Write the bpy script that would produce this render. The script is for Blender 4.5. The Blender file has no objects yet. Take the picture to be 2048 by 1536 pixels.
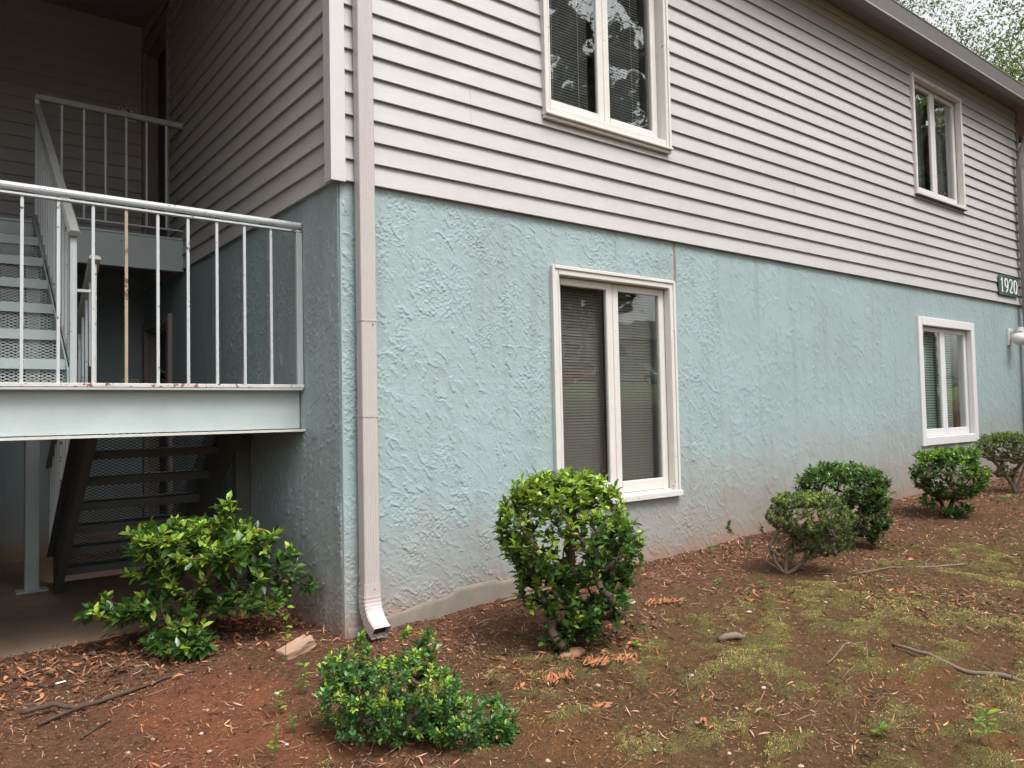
import bpy, math, random
import numpy as np
from mathutils import Vector, Matrix

random.seed(7); RNG = np.random.default_rng(11)
scn = bpy.context.scene
COL = scn.collection

# ------------------------------------------------------------------ camera
YAW, PITCH, ROLL = math.radians(37.900), math.radians(2.260), math.radians(-1.191)
fw = Vector((math.sin(YAW)*math.cos(PITCH), math.cos(YAW)*math.cos(PITCH), math.sin(PITCH)))
r0 = Vector((math.cos(YAW), -math.sin(YAW), 0)); u0 = r0.cross(fw)
rt = r0*math.cos(ROLL) + u0*math.sin(ROLL); up = -r0*math.sin(ROLL) + u0*math.cos(ROLL)
CAM = Vector((-1.8633, -3.9427, 1.3179))
cd = bpy.data.cameras.new('camera'); cam = bpy.data.objects.new('camera', cd); COL.objects.link(cam)
cam.matrix_world = Matrix(((rt.x, up.x, -fw.x, CAM.x), (rt.y, up.y, -fw.y, CAM.y), (rt.z, up.z, -fw.z, CAM.z), (0, 0, 0, 1)))
cd.sensor_width = 36; cd.lens = 1530.04/2048*36; cd.clip_start = .05; cd.clip_end = 600
scn.camera = cam

# ------------------------------------------------------------------ light
SUN_EL, SUN_ROT = math.radians(60), math.radians(176)
w = bpy.data.worlds.new('World'); scn.world = w; w.use_nodes = True
nt = w.node_tree; nt.nodes.clear()
sky = nt.nodes.new('ShaderNodeTexSky'); sky.sky_type = 'NISHITA'; sky.sun_disc = False
sky.sun_elevation = SUN_EL; sky.sun_rotation = SUN_ROT; sky.air_density = 1.0; sky.dust_density = 6.0; sky.ozone_density = 1.0
hs = nt.nodes.new('ShaderNodeHueSaturation'); hs.inputs['Saturation'].default_value = .12; hs.inputs['Value'].default_value = 1.0
bg = nt.nodes.new('ShaderNodeBackground'); bg.inputs['Strength'].default_value = .15
wo = nt.nodes.new('ShaderNodeOutputWorld')
nt.links.new(sky.outputs[0], hs.inputs['Color']); nt.links.new(hs.outputs[0], bg.inputs[0]); nt.links.new(bg.outputs[0], wo.inputs[0])
sl = bpy.data.lights.new('sun', 'SUN'); sl.energy = .9; sl.angle = math.radians(20); sl.color = (1, .965, .92)
so = bpy.data.objects.new('sun', sl); COL.objects.link(so)
sd = Vector((math.sin(SUN_ROT)*math.cos(SUN_EL), math.cos(SUN_ROT)*math.cos(SUN_EL), math.sin(SUN_EL)))
so.rotation_euler = sd.to_track_quat('Z', 'Y').to_euler()
scn.view_settings.view_transform = 'Standard'; scn.view_settings.look = 'None'
scn.view_settings.exposure = 1.12; scn.view_settings.gamma = 1.0; scn.view_settings.use_curve_mapping = False
scn.render.engine = 'CYCLES'
scn.cycles.max_bounces = 8; scn.cycles.transparent_max_bounces = 16

# ------------------------------------------------------------------ helpers
def vnoise(x, y, seed=0):
    xi = np.floor(x).astype(np.int64); yi = np.floor(y).astype(np.int64); fx = x-xi; fy = y-yi
    def h(a, b):
        n = (a*374761393 + b*668265263 + seed*974711) & 0x7fffffff
        n = ((n ^ (n >> 13))*1274126177) & 0x7fffffff
        return ((n ^ (n >> 16)) & 0xffff)/65535.
    sx = fx*fx*(3-2*fx); sy = fy*fy*(3-2*fy)
    return (h(xi, yi)*(1-sx)+h(xi+1, yi)*sx)*(1-sy)+(h(xi, yi+1)*(1-sx)+h(xi+1, yi+1)*sx)*sy
def fbm(x, y, seed=0, oc=4):
    x = np.asarray(x, float); y = np.asarray(y, float); s = 0; a = .5; t = 0
    for i in range(oc):
        s = s+a*vnoise(x*2**i+i*17.3, y*2**i-i*9.1, seed+i); t += a; a *= .55
    return s/t
def sstep(a, b, x):
    t = np.clip((x-a)/(b-a), 0, 1); return t*t*(3-2*t)

class MB:
    def __init__(s): s.v = []; s.f = []; s.m = []; s.c = []
    def add(s, vs, fs, mi=0, col=None):
        o = len(s.v); s.v.extend([tuple(v) for v in vs]); s.f.extend([tuple(i+o for i in f) for f in fs]); s.m.extend([mi]*len(fs))
        s.c.extend([col or (1, 1, 1)]*len(vs)); return s
    def box(s, x0, x1, y0, y1, z0, z1, mi=0):
        return s.add([(x0, y0, z0), (x1, y0, z0), (x1, y1, z0), (x0, y1, z0), (x0, y0, z1), (x1, y0, z1), (x1, y1, z1), (x0, y1, z1)],
                     [(0, 3, 2, 1), (4, 5, 6, 7), (0, 1, 5, 4), (1, 2, 6, 5), (2, 3, 7, 6), (3, 0, 4, 7)], mi)
    def cbox(s, x0, x1, y0, y1, z0, z1, b=.003, mi=0):
        """box with chamfered edges along its longest axis"""
        d = [x1-x0, y1-y0, z1-z0]; a = d.index(max(d)); lo = [x0, y0, z0]; hi = [x1, y1, z1]
        i, j = (a+1) % 3, (a+2) % 3; b = min(b, d[i]*.3, d[j]*.3)
        pr = [(lo[i]+b, lo[j]), (hi[i]-b, lo[j]), (hi[i], lo[j]+b), (hi[i], hi[j]-b), (hi[i]-b, hi[j]), (lo[i]+b, hi[j]), (lo[i], hi[j]-b), (lo[i], lo[j]+b)]
        vs = []
        for t in (lo[a], hi[a]):
            for p in pr:
                v = [0, 0, 0]; v[a] = t; v[i] = p[0]; v[j] = p[1]; vs.append(v)
        fs = [tuple(range(7, -1, -1)), tuple(range(8, 16))]+[(k, (k+1) % 8, (k+1) % 8+8, k+8) for k in range(8)]
        return s.add(vs, fs, mi)
    def prism(s, prof, axis, a, b, mi=0):
        n = len(prof); vs = []
        for t in (a, b):
            for p in prof: vs.append((t, p[0], p[1]) if axis == 0 else ((p[0], t, p[1]) if axis == 1 else (p[0], p[1], t)))
        return s.add(vs, [tuple(range(n-1, -1, -1)), tuple(range(n, 2*n))]+[(k, (k+1) % n, (k+1) % n+n, k+n) for k in range(n)], mi)
    def tube(s, pts, rad, n=6, mi=0, col=None, cap=True):
        pts = [Vector(p) for p in pts]; vs = []; fs = []; prev = None
        for k, p in enumerate(pts):
            d = (pts[min(k+1, len(pts)-1)]-pts[max(k-1, 0)]).normalized()
            if prev is None:
                a = d.cross(Vector((0, 0, 1)))
                if a.length < .1: a = d.cross(Vector((1, 0, 0)))
            else: a = prev-d*prev.dot(d)
            a.normalize(); prev = a; b = d.cross(a); r = rad[k] if isinstance(rad, (list, tuple)) else rad
            for q in range(n):
                t = 2*math.pi*q/n; vs.append(p+a*(math.cos(t)*r)+b*(math.sin(t)*r))
        for k in range(len(pts)-1):
            for q in range(n): fs.append((k*n+q, k*n+(q+1) % n, (k+1)*n+(q+1) % n, (k+1)*n+q))
        if cap: fs += [tuple(range(n-1, -1, -1)), tuple(range((len(pts)-1)*n, len(pts)*n))]
        return s.add(vs, fs, mi, col)
    def bar(s, p, q, wx, wy, mi=0, side=Vector((0, 1, 0))):
        """rectangular bar from p to q; wx across (perpendicular to side), wy along side"""
        p = Vector(p); q = Vector(q); d = (q-p).normalized(); b = (side-d*side.dot(d)).normalized(); a = d.cross(b)
        vs = []
        for t in (p, q):
            for i, j in ((-1, -1), (1, -1), (1, 1), (-1, 1)): vs.append(t+a*(i*wx/2)+b*(j*wy/2))
        return s.add(vs, [(3, 2, 1, 0), (4, 5, 6, 7), (0, 1, 5, 4), (1, 2, 6, 5), (2, 3, 7, 6), (3, 0, 4, 7)], mi)
    def build(s, name, mats, parent=None, smooth=False, col=False):
        me = bpy.data.meshes.new(name); me.from_pydata(s.v, [], s.f)
        for m in (mats if isinstance(mats, (list, tuple)) else [mats]): me.materials.append(m)
        if any(s.m): me.polygons.foreach_set('material_index', s.m)
        if smooth: me.polygons.foreach_set('use_smooth', [True]*len(s.f))
        if col:
            at = me.color_attributes.new('tint', 'FLOAT_COLOR', 'POINT')
            at.data.foreach_set('color', np.c_[np.array(s.c, np.float32), np.ones(len(s.c), np.float32)].ravel())
        me.update(); o = bpy.data.objects.new(name, me); COL.objects.link(o)
        if parent: o.parent = parent
        return o
def npmesh(name, V, F, mats, parent=None, tint=None, smooth=False, attrs=None):
    """V (n,3), F (m,k) with constant k"""
    me = bpy.data.meshes.new(name); n, m, k = len(V), len(F), F.shape[1]
    me.vertices.add(n); me.vertices.foreach_set('co', V.astype(np.float32).ravel())
    me.loops.add(m*k); me.loops.foreach_set('vertex_index', F.astype(np.int32).ravel())
    me.polygons.add(m); me.polygons.foreach_set('loop_start', np.arange(0, m*k, k, dtype=np.int32))
    try: me.polygons.foreach_set('loop_total', np.full(m, k, dtype=np.int32))
    except Exception: pass
    if smooth: me.polygons.foreach_set('use_smooth', np.ones(m, bool))
    me.materials.append(mats); me.update(calc_edges=True); me.validate()
    if tint is not None:
        at = me.color_attributes.new('tint', 'FLOAT_COLOR', 'POINT')
        at.data.foreach_set('color', np.c_[tint, np.ones(len(tint))].astype(np.float32).ravel())
    for kname, arr in (attrs or {}).items():
        a = me.attributes.new(kname, 'FLOAT', 'POINT'); a.data.foreach_set('value', arr.astype(np.float32))
    o = bpy.data.objects.new(name, me); COL.objects.link(o)
    if parent: o.parent = parent
    return o
def thing(name, label, cat, loc=(0, 0, 0), group=None):
    o = bpy.data.objects.new(name, None); o.empty_display_size = .2; COL.objects.link(o); o.location = loc
    return tag(o, label, cat, group)
def tag(o, label=None, cat=None, group=None, kind=None):
    for k, v in (('label', label), ('category', cat), ('group', group), ('kind', kind)):
        if v: o[k] = v
    return o

# ------------------------------------------------------------------ materials
class NT:
    def __init__(s, name, rough=.6, spec=.5):
        s.m = bpy.data.materials.new(name); s.m.use_nodes = True; s.t = s.m.node_tree
        s.b = s.t.nodes['Principled BSDF']; s.out = s.t.nodes['Material Output']
        s.b.inputs['Roughness'].default_value = rough; s.b.inputs['Specular IOR Level'].default_value = spec
    def n(s, typ, ins=None, **kw):
        nd = s.t.nodes.new(typ)
        for k, v in kw.items(): setattr(nd, k, v)
        for k, v in (ins or {}).items():
            if isinstance(v, bpy.types.NodeSocket): s.t.links.new(v, nd.inputs[k])
            else: nd.inputs[k].default_value = v
        return nd
    def l(s, a, b): s.t.links.new(a, b)
    def coord(s, scale=(1, 1, 1), rot=(0, 0, 0), out='Object'):
        tc = s.n('ShaderNodeTexCoord')
        return s.n('ShaderNodeMapping', {'Vector': tc.outputs[out], 'Scale': scale, 'Rotation': rot}).outputs[0]
    def noise(s, vec, scale, detail=4, rough=.55, dist=0):
        return s.n('ShaderNodeTexNoise', {'Vector': vec, 'Scale': scale, 'Detail': detail, 'Roughness': rough, 'Distortion': dist}).outputs['Fac']
    def ramp(s, fac, stops):
        r = s.n('ShaderNodeValToRGB', {'Fac': fac}); cr = r.color_ramp
        while len(cr.elements) < len(stops): cr.elements.new(.5)
        for e, (p, c) in zip(cr.elements, stops):
            e.position = p; e.color = (c, c, c, 1) if isinstance(c, (int, float)) else (*c, 1)
        return r.outputs[0]
    def mix(s, fac, a, b, mode='MIX'):
        m = s.n('ShaderNodeMix', data_type='RGBA', blend_type=mode)
        for i, v in ((0, fac), (6, a), (7, b)):
            if isinstance(v, bpy.types.NodeSocket): s.l(v, m.inputs[i])
            else: m.inputs[i].default_value = v if i == 0 else (*v, 1)
        return m.outputs[2]
    def math(s, op, a, b=0., c=0.):
        m = s.n('ShaderNodeMath', operation=op)
        for i, v in enumerate((a, b, c)):
            if isinstance(v, bpy.types.NodeSocket): s.l(v, m.inputs[i])
            else: m.inputs[i].default_value = v
        return m.outputs[0]
    def bump(s, h, strength=.5, dist=.01, prev=None):
        b = s.n('ShaderNodeBump', {'Height': h, 'Strength': strength, 'Distance': dist})
        if prev: s.l(prev, b.inputs['Normal'])
        return b.outputs[0]
    def done(s, color=None, normal=None, rough=None):
        if color is not None:
            if isinstance(color, bpy.types.NodeSocket): s.l(color, s.b.inputs['Base Color'])
            else: s.b.inputs['Base Color'].default_value = (*color, 1)
        if normal is not None: s.l(normal, s.b.inputs['Normal'])
        if rough is not None: s.l(rough, s.b.inputs['Roughness'])
        return s.m

def mat_stucco(name, base, rotdir):
    t = NT(name, .55, .35)
    tc = t.n('ShaderNodeTexCoord'); P = tc.outputs['Object']
    # fold the two wall directions into one plane: u = x - y , v = z
    sep = t.n('ShaderNodeSeparateXYZ', {'Vector': P})
    u = t.math('SUBTRACT', sep.outputs[0], sep.outputs[1])
    uv = t.n('ShaderNodeCombineXYZ', {'X': u, 'Y': sep.outputs[2], 'Z': 0.}).outputs[0]
    def scales(scale, ang, seed, wob, stretch):
        nz = t.n('ShaderNodeTexNoise', {'Vector': uv, 'Scale': 6., 'Detail': 2.5, 'Roughness': .5}); nz.noise_dimensions = '3D'
        off = t.n('ShaderNodeVectorMath', {0: nz.outputs['Color'], 1: (.5, .5, .5)}, operation='SUBTRACT').outputs[0]
        off = t.n('ShaderNodeVectorMath', {0: off, 'Scale': wob}, operation='SCALE').outputs[0]
        q = t.n('ShaderNodeVectorMath', {0: uv, 1: off}, operation='ADD').outputs[0]
        q = t.n('ShaderNodeMapping', {'Vector': q, 'Rotation': (0, 0, ang), 'Location': (seed, seed*.7, 0)}).outputs[0]
        q = t.n('ShaderNodeVectorMath', {0: q, 1: (scale/stretch, scale, 1)}, operation='MULTIPLY').outputs[0]
        vo = t.n('ShaderNodeTexVoronoi', {'Vector': q, 'Scale': 1., 'Randomness': 1.}); vo.voronoi_dimensions = '2D'
        d = t.n('ShaderNodeVectorMath', {0: q, 1: vo.outputs['Position']}, operation='SUBTRACT').outputs[0]
        ds = t.n('ShaderNodeSeparateXYZ', {'Vector': d})
        rc = t.n('ShaderNodeSeparateColor', {'Color': vo.outputs['Color']})
        hgt = t.math('MULTIPLY_ADD', ds.outputs[1], -.45, t.math('MULTIPLY', rc.outputs[0], .85))
        return t.math('MULTIPLY_ADD', ds.outputs[0], .25, hgt)
    a = scales(10, rotdir, 0, .10, 2.8); b = scales(16, rotdir+.4, 4.1, .07, 2.2); c = scales(34, rotdir-.3, 9.1, .04, 1.6)
    msk = t.ramp(t.noise(uv, 3.2, 3), [(.38, 0.), (.6, 1.)])
    ab = t.math('MULTIPLY_ADD', t.math('MULTIPLY', b, t.ramp(t.noise(uv, 2.0, 2), [(.42, 0.), (.58, 1.)])), .6, a)
    ab = t.math('MULTIPLY_ADD', t.math('MULTIPLY', c, msk), .3, ab)
    fine = t.noise(uv, 90, 4, .6); med = t.noise(uv, 24, 4, .6)
    h = t.math('MULTIPLY_ADD', med, .25, ab)
    h = t.math('MULTIPLY_ADD', fine, .14, h)
    nrm = t.bump(t.math('MULTIPLY_ADD', med, .6, fine), .8, .0030)
    # colour: paint with slight variation, dirt near ground, vertical water streaks
    z = sep.outputs[2]
    pv = t.noise(uv, 1.3, 5, .6)
    col = t.mix(t.ramp(pv, [(.3, 0.), (.7, 1.)]), base, tuple(k*.9 for k in base))
    col = t.mix(t.math('MULTIPLY', t.ramp(t.noise(uv, 45, 3), [(.55, 0.), (.75, 1.)]), .22), col, tuple(k*.72 for k in base))
    st = t.n('ShaderNodeVectorMath', {0: uv, 1: (9, .7, 1)}, operation='MULTIPLY').outputs[0]
    streak = t.ramp(t.noise(st, 1.0, 4, .6), [(.52, 0.), (.75, 1.)])
    col = t.mix(t.math('MULTIPLY', streak, .36), col, (.165, .185, .18))
    blot = t.ramp(t.noise(uv, 2.1, 4, .7, .6), [(.6, 0.), (.78, 1.)])
    col = t.mix(t.math('MULTIPLY', blot, .42), col, (.19, .20, .175))
    gl = t.math('MULTIPLY_ADD', sep.outputs[0], .031, .10)                 # approximate ground line
    hh = t.math('SUBTRACT', z, gl)
    dn = t.math('MULTIPLY_ADD', t.noise(uv, 4.5, 5, .65), .75, -.37)
    xr = t.n('ShaderNodeMapRange', {'Value': sep.outputs[0], 'From Min': 1.9, 'From Max': 3.0, 'To Min': 0., 'To Max': -.22}).outputs[0]
    hh1 = t.math('ADD', hh, xr)
    d1 = t.n('ShaderNodeMapRange', {'Value': t.math('ADD', hh1, dn), 'From Min': .72, 'From Max': -.02, 'To Min': 0., 'To Max': .80}).outputs[0]
    col = t.mix(d1, col, (.255, .205, .172))
    d2 = t.n('ShaderNodeMapRange', {'Value': t.math('MULTIPLY_ADD', dn, .35, hh), 'From Min': .17, 'From Max': 0., 'To Min': 0., 'To Max': .8}).outputs[0]
    col = t.mix(d2, col, (.26, .15, .105))
    return t.done(col, nrm, t.math('MULTIPLY_ADD', fine, .25, .45))

def mat_siding():
    t = NT('vinyl_siding', .42, .45); tc = t.n('ShaderNodeTexCoord'); sep = t.n('ShaderNodeSeparateXYZ', {'Vector': tc.outputs['Object']})
    u = t.math('SUBTRACT', sep.outputs[0], sep.outputs[1])
    uv = t.n('ShaderNodeCombineXYZ', {'X': u, 'Y': sep.outputs[2], 'Z': 0.}).outputs[0]
    g = t.n('ShaderNodeVectorMath', {0: uv, 1: (7, 160, 1)}, operation='MULTIPLY').outputs[0]
    gr = t.noise(g, 1.0, 5, .6, .4)
    big = t.noise(t.n('ShaderNodeVectorMath', {0: uv, 1: (.8, 2.2, 1)}, operation='MULTIPLY').outputs[0], 1., 4, .6)
    oi = t.n('ShaderNodeObjectInfo').outputs['Random']
    col = t.mix(t.ramp(big, [(.3, 0.), (.72, 1.)]), (.435, .426, .416), (.375, .366, .357))
    col = t.mix(t.math('MULTIPLY', oi, .35), col, (.450, .430, .412))
    col = t.mix(t.math('MULTIPLY', t.ramp(gr, [(.42, 0.), (.66, 1.)]), .22), col, (.26, .25, .24))
    dirt = t.ramp(t.noise(uv, 5.5, 5, .7, .8), [(.58, 0.), (.8, 1.)])
    col = t.mix(t.math('MULTIPLY', dirt, .22), col, (.28, .25, .22))
    gm = t.n('ShaderNodeVectorMath', {0: uv, 1: (1.2, 1.2, 1)}, operation='MULTIPLY').outputs[0]
    n1 = t.bump(gr, .35, .0012); n2 = t.bump(t.noise(gm, 1.6, 2), .5, .02, n1)
    return t.done(col, n2)

def mat_paint(name, base, rough=.45, chips=0., chipcol=(.30, .12, .05), dirt=.15, bump=.15, rustz=None):
    t = NT(name, rough, .45); c = t.coord(); base = tuple(k*.82 for k in base)
    n1 = t.noise(c, 6, 5, .6); n2 = t.noise(c, 60, 4, .6)
    col = t.mix(t.math('MULTIPLY', t.ramp(n1, [(.4, 0.), (.75, 1.)]), dirt), base, tuple(k*.55 for k in base))
    col = t.mix(t.math('MULTIPLY', t.ramp(n2, [(.5, 0.), (.7, 1.)]), dirt*.6), col, (base[0]*.6, base[1]*.55, base[2]*.5))
    if chips:
        ch = t.ramp(t.math('ADD', t.math('MULTIPLY', t.noise(c, 42, 3, .6), .6), t.math('MULTIPLY', t.noise(c, 5, 3), .4)), [(.71-chips, 0.), (.725-chips, 1.)])
        cc = t.mix(t.noise(c, 70, 2), chipcol, (.06, .045, .04))
        col = t.mix(ch, col, cc)
    return t.done(col, t.bump(n2, bump, .001))

def mat_ground():
    t = NT('soil', .92, .2); tc = t.n('ShaderNodeTexCoord'); P = tc.outputs['Object']
    moss = t.n('ShaderNodeAttribute', attribute_name='moss').outputs['Fac']
    clay = t.n('ShaderNodeAttribute', attribute_name='clay').outputs['Fac']
    grs = t.n('ShaderNodeAttribute', attribute_name='grassy').outputs['Fac']
    n1 = t.noise(P, 3, 6, .65); n2 = t.noise(P, 38, 5, .7); n3 = t.noise(P, 160, 4, .7); n4 = t.noise(P, 11, 4, .6)
    col = t.mix(t.ramp(n1, [(.35, 0.), (.65, 1.)]), (.028, .0125, .0065), (.074, .030, .0155))
    col = t.mix(t.ramp(n2, [(.35, 0.), (.68, 1.)]), col, (.145, .070, .038))
    cl = t.mix(t.ramp(n4, [(.3, 0.), (.7, 1.)]), (.175, .062, .028), (.115, .043, .022))
    col = t.mix(t.ramp(t.math('MULTIPLY_ADD', n2, .5, t.math('SUBTRACT', clay, .25)), [(.3, 0.), (.62, 1.)]), col, cl)
    film = t.n('ShaderNodeAttribute', attribute_name='film').outputs['Fac']
    ff = t.ramp(t.math('MULTIPLY_ADD', n4, .6, t.math('SUBTRACT', film, .30)), [(.40, 0.), (.80, .55)])
    col = t.mix(ff, col, t.mix(n2, (.040, .026, .007), (.100, .066, .018)))
    mc = t.mix(t.ramp(n3, [(.4, 0.), (.65, 1.)]), (.060, .048, .018), (.14, .115, .042))
    mf = t.ramp(t.math('MULTIPLY_ADD', n2, .45, t.math('SUBTRACT', moss, .22)), [(.36, 0.), (.60, 1.)])
    col = t.mix(mf, col, mc)
    col = t.mix(t.math('MULTIPLY', t.ramp(n3, [(.58, 0.), (.70, 1.)]), .45), col, (.26, .16, .115))
    col = t.mix(t.math('MULTIPLY', t.ramp(n3, [(.32, 1.), (.46, 0.)]), .75), col, (.028, .014, .010))
    col = t.mix(grs, col, t.mix(n2, (.07, .085, .03), (.11, .12, .04)))
    nb = t.bump(n3, .9, .006); nb = t.bump(n2, .8, .018, nb)
    return t.done(col, nb)

def mat_tint(name, rough=.6, spec=.4, transl=0., var=.25, bumpy=0.):
    t = NT(name, rough, spec); a = t.n('ShaderNodeAttribute', attribute_name='tint').outputs['Color']
    col = a
    if bumpy:
        n = t.noise(t.coord(), 120, 4, .7); col = t.mix(t.math('MULTIPLY', n, .5), a, (.03, .02, .015))
        t.done(col, t.bump(n, bumpy, .003))
    t.done(col)
    if transl:
        tr = t.n('ShaderNodeBsdfTranslucent', {'Color': t.mix(.5, col, (.25, .38, .04), 'MIX')})
        mx = t.n('ShaderNodeMixShader', {0: transl, 1: t.b.outputs[0], 2: tr.outputs[0]}); t.l(mx.outputs[0], t.out.inputs[0])
    return t.m
def mat_leaf(name, c0, c1, rough=.32, transl=.25):
    t = NT(name, rough, .5); r = t.n('ShaderNodeObjectInfo').outputs['Random']
    col = t.mix(r, c0, c1); n = t.noise(t.coord(), 55, 3)
    col = t.mix(t.math('MULTIPLY', n, .35), col, tuple(k*.55 for k in c0))
    t.done(col)
    tr = t.n('ShaderNodeBsdfTranslucent', {'Color': t.mix(.5, col, (.25, .38, .04))})
    mx = t.n('ShaderNodeMixShader', {0: transl, 1: t.b.outputs[0], 2: tr.outputs[0]}); t.l(mx.outputs[0], t.out.inputs[0])
    return t.m
def mat_plain(name, col, rough=.6, spec=.4, metal=0.):
    t = NT(name, rough, spec); c = t.coord(); n = t.noise(c, 30, 4)
    t.b.inputs['Metallic'].default_value = metal
    return t.done(t.mix(t.math('MULTIPLY', n, .4), col, tuple(k*.7 for k in col)), t.bump(n, .1, .001))
def mat_glass():
    t = NT('window_glass', .02); tc = t.coord((1, 1, 1))
    nz = t.noise(tc, 2.2, 2, .5); bn = t.bump(nz, .35, .006)
    bf = t.n('ShaderNodeNewGeometry').outputs['Backfacing']
    fr = t.n('ShaderNodeFresnel', {'IOR': t.math('MULTIPLY_ADD', bf, 1/1.52-1.52, 1.52), 'Normal': bn}).outputs[0]
    fr = t.math('MINIMUM', t.math('MULTIPLY', fr, 1.9), 1.)
    gl = t.n('ShaderNodeBsdfGlossy', {'Roughness': .015, 'Color': (.95, .97, .96, 1), 'Normal': bn})
    tr = t.n('ShaderNodeBsdfTransparent', {'Color': (.90, .93, .92, 1)})
    mx = t.n('ShaderNodeMixShader', {0: fr, 1: tr.outputs[0], 2: gl.outputs[0]}); t.l(mx.outputs[0], t.out.inputs[0])
    return t.m

M = {}
M['stucco'] = mat_stucco('stucco_paint', (.278, .357, .364), .80)
M['siding'] = mat_siding()
M['trim'] = mat_paint('white_trim_paint', (.70, .675, .635), .45, .055, (.25, .20, .16), .18, .3)
M['vinyl'] = mat_paint('white_vinyl', (.74, .73, .74), .35, 0, dirt=.08)
M['corner'] = mat_paint('corner_trim', (.60, .59, .60), .35, 0, dirt=.10)
M['spout'] = mat_paint('downspout_paint', (.50, .455, .44), .35, .0, dirt=.12)
M['spout_old'] = mat_paint('worn_downspout_paint', (.55, .48, .46), .5, .12, (.30, .20, .17), .35)
M['steel'] = mat_paint('blue_steel_paint', (.43, .50, .50), .42, .02, (.30, .20, .13), .22)
M['steel_edge'] = mat_paint('faded_steel_edge', (.62, .62, .55), .5, .05, (.32, .17, .09), .3)
M['rail'] = mat_paint('railing_paint', (.51, .55, .56), .45, .085, (.10, .06, .05), .2)
M['rail_rust'] = mat_paint('rusted_rail', (.62, .60, .55), .6, .165, (.34, .10, .035), .3)
M['rust'] = mat_paint('rust', (.42, .31, .20), .8, .13, (.20, .10, .05), .5, .6)
M['weathered'] = mat_paint('weathered_grey_rail', (.36, .37, .34), .7, .10, (.55, .53, .5), .5, .5)
M['meshshade'] = mat_paint('shaded_expanded_steel', (.035, .035, .035), .6, 0)  # darkened copy of the mesh steel, shade of the lower flight painted in
M['mesh'] = mat_paint('expanded_steel', (.66, .70, .70), .5, 0, dirt=.3)
M['darksteel'] = mat_paint('dark_and_shaded_steel', (.12, .125, .12), .6, 0, dirt=.3)  # dark steel; on the stair flights shade is put into this colour
M['gutter'] = mat_paint('gutter_paint', (.215, .205, .20), .45, 0, dirt=.2)
M['soffit'] = mat_paint('soffit_paint', (.23, .22, .215), .6, 0, dirt=.2)
M['ceiling'] = mat_paint('ceiling_paint', (.30, .30, .31), .8, 0, dirt=.2)
M['door'] = mat_paint('navy_door_paint', (.020, .030, .075), .4, 0, dirt=.2)
M['doortrim'] = mat_paint('tan_door_trim', (.34, .29, .265), .5, 0, dirt=.2)
M['footing'] = mat_paint('footing_concrete', (.25, .215, .18), .85, .03, (.26, .15, .10), .6, .8)
M['concrete'] = mat_paint('stained_concrete', (.30, .205, .145), .85, .02, (.10, .07, .05), .5, .8)
M['ground'] = mat_ground()
M['glass'] = mat_glass()
M['blind_grey'] = mat_plain('grey_blind', (.20, .178, .160), .6)
M['blind_dark'] = mat_plain('dark_blind', (.085, .08, .085), .6)
M['blind_green'] = mat_plain('pale_green_blind', (.34, .46, .40), .55)
M['curtain'] = mat_plain('grey_curtain', (.22, .23, .21), .8)
M['room'] = mat_plain('dark_room', (.03, .03, .03), .9)  # near-black colour stands in for the darkness of the unlit room
M['bark'] = mat_paint('bark', (.080, .050, .036), .9, 0, dirt=.5, bump=.8)
M['greybark'] = mat_paint('grey_bark', (.21, .155, .115), .9, 0, dirt=.5, bump=.8)
M['leafdark'] = mat_leaf('dark_glossy_leaf', (.036, .090, .022), (.065, .140, .035), .27, .15)
M['leafmid'] = mat_leaf('green_leaf', (.075, .165, .025), (.11, .215, .035), .35, .28)
M['leaflime'] = mat_leaf('lime_leaf', (.24, .38, .035), (.33, .45, .05), .4, .42)
M['leafold'] = mat_leaf('brown_leaf', (.30, .15, .06), (.40, .28, .07), .6, .2)
M['foliage'] = mat_tint('foliage', .38, .45, .25)
M['litter'] = mat_tint('dead_leaf', .75, .25, 0.)
M['moss'] = mat_tint('moss_tuft', .9, .1, 0.)
M['stone'] = mat_tint('pebble', .8, .3, 0., bumpy=.4)
M['brick'] = mat_paint('old_brick', (.42, .27, .185), .95, .06, (.45, .36, .28), .75, 1.)
M['green_sign'] = mat_plain('sign_green', (.020, .068, .060), .4)
M['white'] = mat_plain('sign_white', (.72, .74, .72), .5)
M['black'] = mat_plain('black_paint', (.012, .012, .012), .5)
M['globe'] = NT('white_globe', .18, .6).done((.68, .66, .62))
M['asphalt'] = mat_plain('asphalt', (.055, .055, .055), .9)
M['carred'] = NT('red_car_paint', .2, .6).done((.42, .02, .03))
M['carsilver'] = NT('silver_car_paint', .22, .6).done((.50, .52, .53))
M['carglass'] = NT('car_glass', .05, .8).done((.02, .025, .03))
M['tyre'] = NT('tyre_rubber', .85, .3).done((.015, .015, .015))
M['farwall'] = mat_plain('far_building_wall', (.33, .31, .28), .8)
M['farroof'] = mat_plain('far_building_roof', (.06, .055, .05), .9)
M['litterwhite'] = mat_plain('white_scrap', (.7, .7, .7), .6)

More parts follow.
